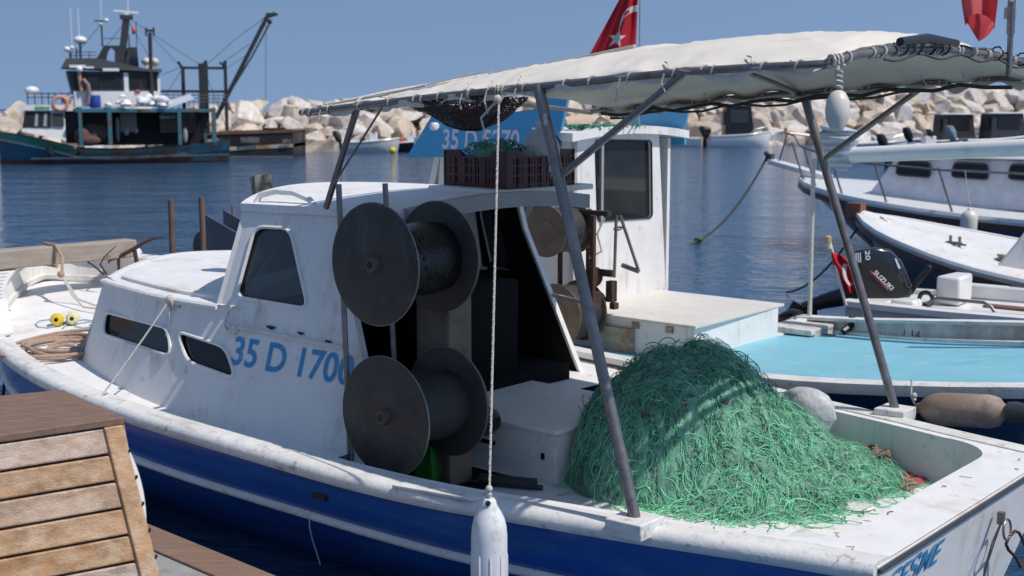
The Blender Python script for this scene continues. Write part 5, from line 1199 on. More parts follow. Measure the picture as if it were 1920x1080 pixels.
cr3 = crescent((.62, .48), .30, .235, .09, .1)
emblem(sf, cr3, lambda u, v: (lambda p: p + (Vector(unw((0, 0, p.z))) - p) * .0008)(flag3(min(.99, u), v)) , c3, 'crescent')
# ================================================================== white boat with bare foredeck
wb = Thing('motor_boat', 'small white boat with a cleat on its bare bowed foredeck', 'boat', B0(.5, 9.1, 0))
ws = hull_secs(9.05, -4.5, 3.25, [(0, 1.4), (.4, 1.55), (.65, 1.5), (.8, 1.22), (.9, .85), (.96, .48), (1, .06)], [(0, .80), (.5, .82), (.75, .95), (.9, 1.15), (1, 1.33)], .62, rake=.9)
m = MB(); m.loft(ws, caps=True); wh_ = wb.part('hull', m, pm('dark_boat_side', (.05, .06, .075), .35))
for idx in (0, 11):
    m = MB(); m.loft(rail_loft(ws, idx, ((-.05, .03), (.02, .03), (.035, .0), (.0, -.05), (-.05, -.02))), closed=True, caps=True); wb.part('gunwale', m, gloss_white)
    m = MB(); m.loft(rail_loft(ws, idx, ((.0, -.05), (.03, -.05), (.03, -.10), (.0, -.10))), closed=True, caps=True); wb.part('rubbing_strake', m, brown_rail)
m = MB(); m.loft([[q[0].lerp(q[11], j / 8) + Vector((0, 0, .01 + .05 * (1 - (2 * j / 8 - 1) ** 2))) for j in range(9)] for q in ws]); wb.part('deck', m, white)
m = MB(); m.hexa([(1.42, 8.1, .9), (1.42, 10.0, .9), (-3.8, 10.2, .8), (-3.8, 8.0, .8)], [(1.02, 8.3, 1.55), (1.02, 9.8, 1.55), (-3.5, 10.0, 1.6), (-3.5, 8.2, 1.6)]); cbw = wb.part('cabin', m, white, bevel=.03)
m = MB(); m.box((.2, 8.16, 1.2), (.35, .02, .12)); wb.part('window', m, pane_dark, cbw)
m = MB()
for d in (-.06, .06): m.tube([(1.98 + d, 8.62 + d * .5, .99), (1.98 + d, 8.62 + d * .5, 1.20)], .016, 8); m.tube([(1.90 + d, 8.58 + d * .5, 1.12), (2.08 + d, 8.66 + d * .5, 1.12)], .012, 6)
m.tube([(1.9, 8.6, 1.13), (2.08, 8.66, 1.13)], .012, 6); m.box((1.98, 8.62, .985), (.25, .12, .01)); wb.part('cleat', m, pm('galvanised_metal', (.20, .19, .17), .5, .5))
m = MB(); m.tube([(2.95, 8.95, 1.32), (2.5, 8.6, 1.14), (2.1, 8.55, 1.10), (1.7, 8.9, 1.05), (1.5, 9.5, 1.0), (1.25, 9.6, .96)], .014, 6); m.tube([(2.9, 9.0, 1.30), (2.3, 9.4, 1.12), (1.6, 9.3, 1.03), (1.2, 8.9, .97)], .012, 6); wb.part('bow_line', m, pm('tan_line', (.30, .25, .19), .9))
m = MB()
for k in range(6): m.tube(arc_pts((1.32, 8.45, .98 + .012 * k), .10 + .02 * (k % 3), (1, 0, .1), (0, 1, -.1), 0, 6.3, 16), .016, 6)
wb.part('rope_coil', m, pm('tan_rope', (.36, .27, .17), .9)); 
m = MB(); m.box((3.28, 9.02, 1.38), (.18, .14, .16)); m.tube([(3.15, 8.95, 1.30), (3.35, 9.1, 1.30)], .06, 8); wb.part('stem_head', m, pm('red_brown_wood', (.20, .075, .05), .7))

# ================================================================== yacht
CY = 17.9
ya = Thing('motor_yacht', 'large white cabin yacht with grey blue hull and dark windows', 'yacht', B0(4, CY, 0))
ys = hull_secs(CY, -5.5, 8.6, [(0, 2.1), (.5, 2.45), (.7, 2.45), (.82, 2.15), (.9, 1.6), (.96, .85), (1, .05)], [(0, .72), (.5, .74), (.7, .82), (.85, .97), (1, 1.17)], .60, rake=1.5)
m = MB(); m.loft(ys, caps=True); ya.part('hull', m, yacht_blue)
for idx in (0, 11):
    m = MB(); m.loft(rail_loft(ys, idx, ((-.12, .05), (.03, .05), (.05, .0), (.03, -.05), (-.1, -.03))), closed=True, caps=True); ya.part('gunwale', m, gloss_white)
    m = MB(); m.loft(rail_loft(ys, idx, ((.0, -.05), (.055, -.05), (.05, -.15), (.0, -.15))), closed=True, caps=True); ya.part('rubbing_strake', m, brown_rail)
m = MB(); m.loft([[q[0].lerp(q[11], j / 8) + Vector((0, 0, .02 + .06 * (1 - (2 * j / 8 - 1) ** 2))) for j in range(9)] for q in ys]); ya.part('deck', m, gloss_white)
m = MB(); m.hexa([(6.75, 16.7, .9), (6.9, 17.9, .95), (6.75, 19.1, .9), (-5, 19.4, .78), (-5, 16.2, .78)], [(6.25, 16.85, 1.68), (6.35, 17.9, 1.75), (6.25, 18.95, 1.68), (-4.8, 19.2, 1.72), (-4.8, 16.4, 1.72)]); yc = ya.part('cabin', m, pm('yacht_white', (.66, .66, .70), .35), bevel=.03)
m = MB(); m.hexa([(6.3, 16.72, 1.69), (6.45, 17.9, 1.70), (6.3, 19.08, 1.69), (-5, 19.3, 1.72), (-5, 16.3, 1.72)], [(6.25, 16.80, 1.77), (6.4, 17.9, 1.83), (6.25, 19.0, 1.77), (-4.9, 19.2, 1.83), (-4.9, 16.4, 1.83)]); ya.part('cabin_roof', m, gloss_white, yc, bevel=.02)
for a0 in (6.16, 5.17, 4.22, 3.25):
    wpts = rpoly([(a0, 1.62), (a0 - .56, 1.61), (a0 - .60, 1.36), (a0 + .02, 1.385)], .07)
    side_y = lambda u, v, t: Vector((u, 16.70 - .0425 * (6.75 - u) + (v - .9) * .2 - .045 + t, v))
    m = MB(); m.plate(wpts, [], side_y, .03); wv = ya.part('window', m, pane_dark if False else black, yc, smooth=False)
    m = MB(); m.tube([side_y(p[0], p[1], -.005) for p in wpts], .018, 6, closed=True); ya.part('window_rim', m, darkgrey, wv)
m = MB()
for a in (8.3, 7.7, 6.9, 5.9, 4.7):
    t = (a + 5.5) / 14.1; h = smooth_tab([(0, 2.1), (.5, 2.45), (.7, 2.45), (.82, 2.15), (.9, 1.6), (.96, .85), (1, .05)], t); g = smooth_tab([(0, .72), (.5, .74), (.7, .82), (.85, .97), (1, 1.17)], t)
    m.tube([(a, CY - h + .08, g), (a + .25, CY - h + .02, g + .75)], .018, 6)
m.tube([(8.6, CY - .3, 2.0), (7.9, CY - 1.4, 1.85), (7.2, CY - 2.0, 1.75), (6.2, CY - 2.35, 1.62), (4.9, CY - 2.42, 1.55), (2, CY - 2.4, 1.5)], .02, 6); m.tube([(8.6, CY - .3, 2.0), (8.9, CY, 2.05), (8.6, CY + .3, 2.0)], .02, 6); m.tube([(8.9, CY, 2.05), (9.1, CY, 1.4)], .018, 6)
ya.part('pulpit_rail', m, steel)
m = MB(); m.beam((8.0, CY, 1.22), (9.25, CY, 1.50), .28, .10); spt = ya.part('bowsprit', m, gloss_white, bevel=.02)
m = MB(); m.box((9.27, CY, 1.57), (.12, .16, .14)); m.tube([(9.22, CY, 1.55), (9.37, CY, 1.67)], .05, 8); ya.part('bow_roller', m, darkgrey, spt)
m = MB(); m.prism([(2.35, 16.7, 1.83), (3.15, 16.7, 1.83), (2.0, 16.8, 2.9), (1.2, 16.8, 2.9)], (0, 2.2, 0)); ya.part('flybridge_screen', m, pm('navy_screen', (.008, .018, .045), .25), yc, smooth=False)
m = MB(); m.prism([(2.25, 16.68, 1.9), (2.7, 16.68, 1.9), (2.3, 16.74, 2.3), (1.9, 16.74, 2.3)], (0, .015, 0)); ya.part('screen_pane', m, pm('teal_screen', (.03, .16, .20), .2), yc, smooth=False)
fender('fender', 'slim cream fender hanging on the side of the large yacht', (4.35, 15.32, .98), .62, .13, fender_c, rope=[(4.5, 15.45, 1.55), (4.35, 15.32, 1.0)], grooves=False, eye=False)
m = MB(); q = pxy(1365, 300, 24); m.tube(sag(Vector((9.32, CY, 1.60)), Vector(unw(atz(1243, 461, 0.0))), .55, 18), .022, 6); ml = Thing('mooring_line', 'dark mooring line from the yacht bow into the water with weed hanging on it', 'line', B0(9, CY, .8)); ml.part('line', m, rope_d)
ss = sag(Vector((9.32, CY, 1.60)), Vector(unw(atz(1243, 461, 0.0))), .55, 18)[12]
m = MB(); m.ball(ss + Vector((0, 0, .02)), (.10, .045, .05), 10); m.tube([ss, ss + Vector((.02, 0, -.18)), ss + Vector((0, 0, -.34))], [.045, .03, .02], 6); ml.part('hanging_weed', m, pm('weed_green', (.06, .17, .05), .8, var=.4))
m = MB(); m.tube(sag(Vector((3.2, 9.0, 1.25)), Vector(unw(atz(1475, 548, 0.02))), .18, 16), .014, 6); solo('mooring_line', 'dark mooring line from the white boat stem down to the water', 'line', m, rope_d, B0(3, 9, .6))
m = MB(); m.tube(sag(Vector((6.3, -.35 + .9, .95)), Vector(unw(atz(4, 760, .0))), .05, 10), .012, 6); solo('mooring_line', 'dark mooring line dropping from the blue and white bow into the water', 'line', m, rope_d, B0(6, .5, .5))
# ================================================================== trawler across the harbour
KT = 61.5 / FPX * 1.0
PHI = R(20); X0T = (215 - 960) / FPX * 61.5
tw = Frame('L', (X0T, 61.5, 0), PHI)
tw.o.z = 0
trw = Thing('trawler', 'rusty green and blue trawler with black wheelhouse and crane boom', 'trawler', tw)
def T(px, py, d=0.):                    # photo position on the hull's long plane -> the trawler's own axes
    t = (px - 960) / FPX; x = (t * 61.5 - X0T) / (math.cos(PHI) - t * math.sin(PHI))
    return Vector((x, d, at(px, py, 61.5 + x * math.sin(PHI)).z))
KE = [(5, 246), (60, 256), (105, 266), (150, 277), (215, 280), (290, 277), (345, 270), (424, 261)]
keel = lambda x: smooth_tab(KE, x)
st1 = [(5, 258), (60, 264), (105, 271), (150, 281), (215, 284), (290, 282), (345, 276), (424, 268)]
XS = [4, 20, 45, 70, 95, 120, 145, 170, 200, 230, 260, 290, 320, 345, 345.1, 385, 385.1, 405, 405.1, 424]
def thb(x): return 2.4 * min(1, ((x + 6) / 110)) ** .55 * (1 if x < 330 else 1 - .15 * ((x - 330) / 94))
def strip(f0, f1, out=0., xs=XS, both=True):
    m = MB()
    for sg in ((-1, 1) if both else (-1,)):
        rows = []
        for x in xs:
            h = thb(x); y0, y1 = f0(x), f1(x)
            w0 = h * (1 - .30 * max(0, (y0 - 262) / 45)); w1 = h * (1 - .30 * max(0, (y1 - 262) / 45))
            rows.append([T(x, y0, sg * (w0 + out)), T(x, y1, sg * (w1 + out))])
        m.loft(rows)
    return m
lvl = lambda d: (lambda x: keel(x) + d)
water_y = lambda x: 312
bo_ = lambda x: max(lvl(22)(x), min(298, lvl(22)(x)))
trw.part('bulwark', strip(lvl(0), lvl(14), 0, [x for x in XS if x <= 150]), tr_green)
trw.part('bulwark', strip(lvl(0), lvl(17), 0, [150, 170, 200, 230, 260, 290]), tr_teal)
trw.part('bulwark', strip(lvl(0), lvl(17), 0, [290, 320, 345, 385, 405, 424]), pm('patched_teal_paint', (.05, .24, .28), .55, var=.3, scale=.8, stain=(.20, .09, .05), stain_amt=.85, stain_scale=.9, stretch=(1.4, 1, .3)))
trw.part('stripe', strip(lvl(13), lvl(16), .02, [x for x in XS if x <= 345]), tr_stripe)
trw.part('stripe', strip(lambda x: 290 + (x - 215) * -.022, lambda x: 293.5 + (x - 215) * -.022, .03, [62, 90, 120, 150, 200, 260, 320, 345, 424]), tr_stripe)
hl_ = trw.part('hull', strip(lvl(14), lambda x: 312, -.01), tr_blue)
trw.part('hull_rust', strip(lambda x: max(lvl(17)(x), 286), lambda x: 303, .012, [215, 230, 260, 290, 320, 352]), tr_rust)
trw.part('boot_top', strip(lambda x: 299, lambda x: 306, .02, XS), tr_rust)
trw.part('hull_patch', strip(lambda x: 286, lambda x: 299, .015, [352, 385, 424]), tr_teal)
m = MB(); m.loft([[T(x, keel(x) + 4, -thb(x) + .05), T(x, keel(x) + 4, thb(x) - .05)] for x in XS]); trw.part('deck', m, darkgrey)
m = MB(); m.prism([T(423, 261, -2.03), T(423, 261, 2.0), T(423, 305, 1.5), T(423, 305, -1.5)], (.02, 0, 0)); trw.part('transom', m, tr_teal, smooth=False)
# forward house
m = MB(); m.hexa([T(48, 246, -1.5), T(128, 262, -1.5), T(128, 262, 1.5), T(48, 246, 1.5)], [T(56, 200, -1.3), T(128, 200, -1.3), T(128, 200, 1.3), T(56, 200, 1.3)]); fh = trw.part('fore_house', m, white, smooth=False)
m = MB(); m.hexa([T(50, 238, -1.50), T(102, 238, -1.50), T(102, 238, -1.4), T(50, 238, -1.4)], [T(57, 209, -1.42), T(102, 209, -1.42), T(102, 209, -1.3), T(57, 209, -1.3)]); trw.part('window', m, pane_dark if False else black, fh, smooth=False)
m = MB(); m.prism([T(105, 236, -1.52), T(126, 236, -1.52), T(126, 212, -1.46), T(105, 212, -1.46)], (0, .05, 0)); trw.part('window', m, darkgrey, fh, smooth=False)
m = MB()
for x in (72, 88): m.prism([T(x, 236, -1.53), T(x + 6, 236, -1.53), T(x + 8, 212, -1.45), T(x + 3, 212, -1.45)], (0, .02, 0))
trw.part('pane_glint', m, grey, fh, smooth=False)
m = MB(); m.box(T(90, 202, 0), (2.2, 3.1, .25)); trw.part('name_board', m, white, fh, smooth=False)
m = MB()
for k, x in enumerate((76, 80, 85, 89, 94, 99)): m.box(T(x, 202, -1.57), (.07 + .03 * (k % 2), .02, .11))
trw.part('green_lettering', m, pm('green_letter', (.05, .4, .16), .5), fh)
# open working deck under a teal frame
m = MB()
for x, wd in ((155, .16), (208, .18), (334, .16), (396, .2)): m.box(T(x, 236, -2.0), (wd, .16, 1.75)); m.box(T(x, 236, 1.8), (wd, .16, 1.75))
m.box(T(275, 207, -2.0), (6.3, .14, .16)); m.box(T(275, 207, 1.8), (6.3, .14, .16)); trw.part('deck_frame', m, teal_post, smooth=False)
m = MB(); m.box(T(275, 205, 0), (6.2, 3.8, .06)); trw.part('shelter_roof', m, grey, smooth=False)
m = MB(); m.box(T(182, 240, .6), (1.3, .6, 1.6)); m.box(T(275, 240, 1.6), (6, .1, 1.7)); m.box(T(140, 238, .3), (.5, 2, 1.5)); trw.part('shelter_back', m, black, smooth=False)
m = MB(); m.box(T(247, 230, .2), (.75, .5, .9)); trw.part('beige_panel', m, beige_box, smooth=False)
m = MB(); m.box(T(338, 232, .2), (1.7, 1.2, .85)); trw.part('net_bin', m, pm('brown_bin', (.12, .085, .07), .7), smooth=False)
m = MB()
for x in (310, 320, 330, 341, 352, 363): m.ball(T(x, 217, -.2), (.16, .16, .13), 8)
m.box(T(336, 220, -.2), (1.6, .4, .10)); trw.part('white_float', m, fender_w)
m = MB(); m.ball(T(158, 255, -1.6), (.36, .3, .42), 10); m.ball(T(178, 250, -1.2), (.55, .4, .5), 10); m.ball(T(170, 262, -1.9), (.5, .2, .25), 10); m.ball(T(192, 247, -1.3), (.3, .3, .4), 10); trw.part('net_bundle', m, pm('brown_net_heap', (.10, .055, .05), .9, var=.4, scale=3, bump=.8, bscale=8))
m = MB(); m.ball(T(240, 246, -1), (.12, .12, .2), 8); m.ball(T(225, 242, -.6), (.1, .1, .6), 8); m.ball(T(345, 252, -1.6), (.12, .12, .4), 8); m.ball(T(258, 244, -1), (.1, .1, .15), 8); trw.part('deck_bag', m, grey)
m = MB(); m.tube([T(98, 272, -2.35), T(96, 282, -2.4), T(101, 288, -2.4)], .17, 10); trw.part('tyre_fender', m, blackp)
# wheelhouse
m = MB(); m.hexa([T(148, 200, -1.6), T(305, 200, -1.6), T(305, 200, 1.4), T(148, 200, 1.4)], [T(146, 172, -1.6), T(302, 172, -1.6), T(302, 172, 1.4), T(146, 172, 1.4)]); trw.part('wheelhouse_base', m, white, smooth=False)
m = MB(); m.hexa([T(143, 174, -1.5), T(302, 174, -1.5), T(302, 174, 1.3), T(143, 174, 1.3)], [T(135, 134, -1.5), T(302, 138, -1.5), T(302, 138, 1.3), T(135, 134, 1.3)]); whs = trw.part('wheelhouse', m, darkgrey, smooth=False)
m = MB()
for x0, x1 in ((148, 163), (166, 196), (199, 233), (248, 268), (272, 296)): m.prism([T(x0, 166, -1.52), T(x1, 168, -1.52), T(x1, 140, -1.52), T(x0 - 2, 140, -1.52)], (0, .04, 0))
trw.part('window', m, black, whs, smooth=False)
m = MB(); m.box(T(242, 157, -1.52), (.2, .06, .95)); m.box(T(301, 158, -1.52), (.12, .06, .75)); trw.part('white_pillar', m, letter_white, whs, smooth=False)
m = MB(); m.hexa([T(126, 128, -1.7), T(307, 137, -1.7), T(307, 137, 1.5), T(126, 128, 1.5)], [T(135, 112, -1.6), T(190, 111, -1.6), T(190, 111, 1.4), T(135, 112, 1.4)]); m.hexa([T(128, 128, -1.7), T(307, 137, -1.7), T(307, 137, 1.5), T(128, 128, 1.5)], [T(130, 124, -1.65), T(307, 131, -1.65), T(307, 131, 1.45), T(130, 124, 1.45)]); wr = trw.part('wheelhouse_roof', m, darkgrey, smooth=False)
m = MB(); m.box(T(215, 132.5, -1.72), (.72, .03, .13)); m.box(T(176, 128.5, -1.72), (.40, .03, .09)); trw.part('name_plate', m, letter_white, wr, smooth=False)
m = MB()
m.plate([T(x, y, 0).xz for x, y in ((182, 127), (206, 87), (246, 87), (240, 127))], [[T(x, y, 0).xz for x, y in ((209, 115), (213, 98), (220, 90), (226, 97), (225, 118))]], lambda u, v, t: Vector((u, -.9 + t, v)), .5)
m.hexa([T(240, 128, -.9), T(268, 128, -.9), T(268, 128, .5), T(240, 128, .5)], [T(250, 90, -.9), T(266, 90, -.9), T(266, 90, .5), T(250, 90, .5)]); trw.part('mast_house', m, darkgrey, wr, smooth=False)
m = MB(); m.beam(T(236, 128, -.3), T(250, 34, -.3), .32, .32); m.box(T(250, 33, -.3), (.58, .4, .2)); ms_ = trw.part('mast', m, darkgrey, smooth=False)
m = MB(); m.hexa([T(227, 23, -.4), T(272, 27, -.4), T(272, 27, -.2), T(227, 23, -.2)], [T(227, 19, -.4), T(272, 23, -.4), T(272, 23, -.2), T(227, 19, -.2)]); m.box(T(251, 27, -.3), (.2, .2, .1)); trw.part('radar_bar', m, letter_white, ms_, smooth=False)
m = MB()
for x0, y0, x1, y1 in ((254, 20, 254, -10), (204, 40, 204, -30), (148, 95, 148, 15), (162, 70, 162, 15)): m.tube([T(x0, y0, -.3), T(x1, y1, -.3)], .022, 5)
trw.part('whip_aerial', m, letter_white, ms_)
m = MB(); m.tube([T(204, 88, -.3), T(204, 40, -.3)], .045, 6); m.box(T(203, 40, -.3), (.6, .08, .06)); m.tube([T(163, 112, -.3), T(163, 80, -.3)], .06, 6); m.tube([T(287, 190, -1.6), T(288, 65, -1.6)], .09, 8); m.box(T(288, 61, -1.6), (.36, .1, .12)); m.box(T(281, 63, -1.6), (.08, .1, .4)); m.box(T(295, 63, -1.6), (.08, .1, .4)); m.tube([T(268, 88, 0), T(268, 40, 0)], .02, 5); m.tube([T(254, 88, 0), T(254, 65, 0)], .03, 5); m.tube([T(143, 120, -1), T(145, 98, -1)], .05, 6); m.tube([T(155, 123, -1), T(155, 92, -1)], .04, 6); trw.part('aerial_post', m, darkgrey, ms_)
m = MB()
for c_, r_ in ((T(163.5, 76, -.3), (.31, .31, .19)), (T(70, 170, -.5), (.33, .33, .2)), (T(213, 39, -.3), (.12, .12, .1)), (T(203, 46, -.3), (.1, .1, .08)), (T(138, 94, -1), (.15, .15, .13)), (T(147, 91, -1), (.1, .1, .1))): m.ball(c_, r_, 14)
trw.part('radome', m, letter_white, wr)
m = MB(); m.ball(T(283, 116, -.6), (.24, .3, .19), 12); m.ball(T(297, 117, -.6), (.22, .3, .2), 12); m.box(T(289, 126, -.6), (.5, .4, .2)); trw.part('raft_canister', m, fender_c, wr)
m = MB(); m.add([T(259, 53, -.3), T(265, 50, -.3), T(266, 64, -.3), T(260, 65, -.3)], [(0, 1, 2, 3)]); fo_ = trw.part('ensign', m, orange, ms_); s_ = fo_.modifiers.new('t', 'SOLIDIFY'); s_.thickness = .01
m = MB(); m.hexa([T(140, 129, -1.8), T(170, 129, -1.8), T(170, 129, -1.7), T(140, 129, -1.7)], [T(140, 124, -1.8), T(170, 124, -1.8), T(170, 124, -1.7), T(140, 124, -1.7)]); m.ball(T(158, 132, -1.8), .15, 8); trw.part('radar_scanner', m, letter_white, wr)
m = MB()
for y in (100, 106): m.tube([T(140, y, -1.5), T(190, y, -1.5)], .02, 5)
for x in (142, 160, 178): m.tube([T(x, 112, -1.5), T(x, 99, -1.5)], .02, 5)
for y in (73, ): m.tube([T(207, y, -.5), T(235, y, -.5)], .02, 5)
for y in (176, 183): m.tube([T(60, y, -1.4), T(150, y, -1.4)], .025, 5)
for x in (62, 75, 88, 100, 112, 124, 136): m.tube([T(x, 198, -1.4), T(x, 174, -1.4)], .025, 5)
for y in (178, 184, 190): m.tube([T(305, y, -1.7), T(425, y + 2, -1.7)], .02, 5)
for x in range(308, 425, 9): m.tube([T(x, 205, -1.7), T(x, 176, -1.7)], .015, 5)
trw.part('railing', m, darkgrey, wr)
m = MB(); m.tube(arc_pts(T(121, 194, -1.55), .30, (1, 0, 0), (0, 0, 1), 0, 6.28, 20), .085, 8, closed=False); trw.part('life_ring', m, pm('orange_white_ring', (.60, .30, .24), .6))
m = MB(); m.ball(T(133, 188, -1.4), (.2, .2, .22), 8); m.tube([T(160, 172, -1.7), T(158, 152, -1.7), T(157, 138, -1.7)], .09, 8); trw.part('orange_gear', m, pm('salmon_plastic', (.45, .22, .14), .6))
m = MB(); m.tube([T(163, 150, -1.8), T(172, 160, -1.8), T(174, 178, -1.8), T(170, 195, -1.8)], .10, 8); trw.part('hose', m, pm('mauve_hose', (.25, .18, .18), .6))
m = MB(); m.lathe([(.22, 0), (.25, .1), (.25, .5), (.22, .6)], T(184, 203, -1.7), (0, 0, 1), 14); trw.part('blue_barrel', m, blue_p)
m = MB()
for k in range(16):
    c_ = T(random.uniform(196, 312), random.uniform(180, 198), random.uniform(-2.2, -1.75)); r_ = random.uniform(.10, .22)
    m.loft([[c_ + Vector((r_ * s_ * 1.3 * math.cos(t), r_ * s_ * math.sin(t), r_ * .8 * h_)) * (1 + .35 * noise.noise((math.cos(t) * 2 + k, math.sin(t) * 2, h_ * 2))) for t in [i * .785 for i in range(8)]] for h_, s_ in ((-1, .8), (-.4, 1.1), (.3, 1), (.8, .5), (1, .1))], closed=True, caps=True)
m.beam(T(298, 200, -1.7), T(358, 181, -1.7), .25, .25); m.beam(T(305, 203, -1.8), T(362, 184, -1.8), .1, .14); trw.part('bundle', m, letter_white)
m = MB(); m.ball(T(262, 172, -1.6), (.15, .1, .08), 8); trw.part('red_bundle', m, pm('dusty_red', (.35, .10, .10), .7))
# gantry and crane boom
m = MB()
for x, wd in ((346, .16), (383, .42), (423, .14)): m.box(T(x, 185 if x != 423 else 180, -1.3), (wd, .2, 3.3 if x != 346 else 2.0) if x != 346 else (wd, .2, 1.5))
m.box(T(346, 165, -1.3), (.16, .2, 2.0)); m.box(T(385, 129, -1.3), (2.1, .15, .12)); m.box(T(360, 172, -1.3), (3.2, .15, .12)); m.tube([T(345, 130, -1.3), T(341, 122, -1.3), T(338, 117, -1.3)], .07, 6); m.tube([T(383, 130, -1.3), T(386, 120, -1.3), T(390, 116, -1.3)], .08, 6); m.tube([T(423, 132, -1.3), T(419, 122, -1.3), T(413, 119, -1.3)], .07, 6); m.box(T(383, 225, -1.3), (.35, .3, .6)); trw.part('gantry', m, pm('black_gantry_paint', (.018, .018, .02), .6, var=.3), smooth=False)
m = MB(); m.beam(T(402, 222, -1.5), T(501, 34, -1.5), .20, .18); m.box(T(509, 31, -1.5), (.55, .16, .12)); m.beam(T(503, 34, -1.5), T(515, 30, -1.5), .14, .2); bmx = trw.part('crane_boom', m, pm('black_green_boom', (.015, .02, .016), .55), smooth=False)
m = MB(); m.tube([T(425, 180, -1.5), T(470, 110, -1.5), T(506, 45, -1.5)], .05, 6); trw.part('boom_strut', m, pm('dark_green_strut', (.03, .08, .045), .6), bmx)
m = MB(); m.tube([T(393, 120, -1.4), T(440, 78, -1.5), T(497, 36, -1.5)], .012, 4); m.tube([T(420, 118, -1.4), T(468, 85, -1.5)], .012, 4); m.tube([T(498, 45, -1.5), T(494, 190, -1.5)], .012, 4); m.tube([T(307, 142, -1.4), T(340, 128, -1.4)], .012, 4); 
for x0, y0, x1, y1 in ((250, 36, 385, 128), (250, 40, 300, 135), (204, 45, 140, 120), (252, 36, 190, 112), (346, 130, 300, 200), (385, 130, 430, 262), (423, 132, 470, 100), (288, 66, 346, 130)): m.tube([T(x0, y0, -1.2), T(x1, y1, -1.2)], .012, 4)
trw.part('boom_cable', m, darkgrey, bmx)
m = MB(); m.ball(T(505, 44, -1.5), .12, 8); trw.part('block', m, darkgrey, bmx)
# black barge moored astern
bgx = Frame('L', at(490, 292, 71.0), 0.); bgx.o.z = 0
brg = Thing('barge', 'black hulled old boat with rust streaked white stripe astern of the trawler', 'boat', bgx)
KB = 71.0 / FPX
def U(px, py, d=0.): return Vector(((px - 490) * KB, d, (290 - py) * KB))
def bstrip(f0, f1, out=0.):
    m = MB(); rows = []
    for x in (395, 420, 450, 480, 510, 540, 562): rows.append([U(x, f0(x), -2.1 - out), U(x, f1(x), -2.1 - out)])
    for x in (562, 480, 395): rows.append([U(x, f0(x), 2.1 + out), U(x, f1(x), 2.1 + out)])
    m.loft(rows); return m
k0 = lambda x: 249 - (x - 420) * .03
brg.part('hull', bstrip(k0, lambda x: 300), barge_black); brg.part('stripe', bstrip(lambda x: 274 - (x - 420) * .05, lambda x: 281 - (x - 420) * .055, .03), tr_stripe)
brg.part('rail', bstrip(lambda x: k0(x) - 3, lambda x: k0(x) + 2, .04), pm('rust_rail', (.20, .10, .055), .7, var=.3, scale=1.5)); brg.part('boot_top', bstrip(lambda x: 289, lambda x: 296, .03), pm('grey_boot_top', (.22, .18, .16), .7))
m = MB(); m.loft([[U(x, k0(x) + 1, -2.1), U(x, k0(x) + 1, 2.1)] for x in (395, 480, 562)]); brg.part('deck', m, darkgrey)
m = MB(); m.box(U(525, 243, -1.5), (1.2, .5, .25)); m.tube([U(507, 247, -1.5), U(505, 236, -1.5), U(510, 233, -1.5)], .07, 6); m.tube([U(535, 247, -1.5), U(532, 235, -1.5), U(537, 232, -1.5)], .07, 6); brg.part('winch', m, rust)
m = MB(); m.box(U(485, 260, -2.24), (1.0, .02, .28)); m.box(U(552, 262, -2.24), (.5, .02, .2)); brg.part('faded_patch', m, pm('faded_grey_patch', (.16, .15, .14), .7, var=.5, scale=4), smooth=False)

# ================================================================== breakwater
PL, PR = Vector((-42, 61.5, 0)), Vector((52, 108, 0))
dirv = (PR - PL).normalized(); back = Vector((-dirv.y, dirv.x, 0))
def top_h(x): return lerp_tab([(-42, 2.7), (-26, 2.75), (-18, 3.1), (-8, 3.5), (10, 4.1), (25, 4.8), (52, 5.6)], x)
protos = []
for k in range(12):
    bm = bmesh.new(); bmesh.ops.create_icosphere(bm, subdivisions=4, radius=1.0)
    rnd = random.Random(100 + k)
    pl = []
    for _ in range(15):
        n = Vector((rnd.gauss(0, 1), rnd.gauss(0, 1), rnd.gauss(0, 1))).normalized(); pl.append((n, rnd.uniform(.42, .74)))
    off = Vector((rnd.uniform(0, 50),) * 3); sx, sy, sz = rnd.uniform(.95, 1.3), rnd.uniform(.85, 1.1), rnd.uniform(.72, .95)
    for v in bm.verts:
        p = v.co.copy()
        for n, d in pl:
            q = p.dot(n) - d
            if q > 0: p -= n * q
        p *= 1 + .05 * noise.noise(p * 1.7 + off) + .03 * noise.noise(p * 6 + off)
        v.co = Vector((p.x * sx, p.y * sy, p.z * sz)) * 1.45
    me = bpy.data.meshes.new('boulder'); bm.to_mesh(me); bm.free(); me.materials.append(rock_m); me.shade_smooth(); me.set_sharp_from_angle(angle=R(22)); protos.append(me)
rr = random.Random(5); L_ = (PR - PL).length; count = 0
row_off = 0
for row in (0, 1, 2, 3, 4, 5, 6, 7, 8):
    s = rr.uniform(0, 1)
    while s < L_:
        p0 = PL + dirv * s; x = p0.x; H = top_h(x)
        size = rr.uniform(.50, .95) * (.94 + .003 * (x + 42)); step = size * 1.95
        nrow = max(4, int(round(H / .66)))
        if row < nrow and count < 330:
            f = row / (nrow - 1); zc = -.15 + (H - .72) * f + rr.uniform(-.12, .12)
            p = p0 + back * (.2 + (zc + .1) * 1.15 + rr.uniform(-.25, .25)); p.z = zc
            u = p.x / p.y * FPX + 960
            if -60 < u < 1990:
                o = bpy.data.objects.new('boulder', rr.choice(protos)); COL.objects.link(o); o.location = p; o.scale = (size * rr.uniform(.85, 1.2), size * rr.uniform(.85, 1.1), size * rr.uniform(.8, 1.05))
                o.rotation_euler = (rr.uniform(-.5, .5), rr.uniform(-.5, .5), rr.uniform(0, 6.28))
                o['label'] = 'pale limestone boulder piled with others on the long breakwater'; o['category'] = 'boulder'; o['group'] = 'boulders of the breakwater'; count += 1
        s += step
print('boulders', count)
m = MB(); rows = []
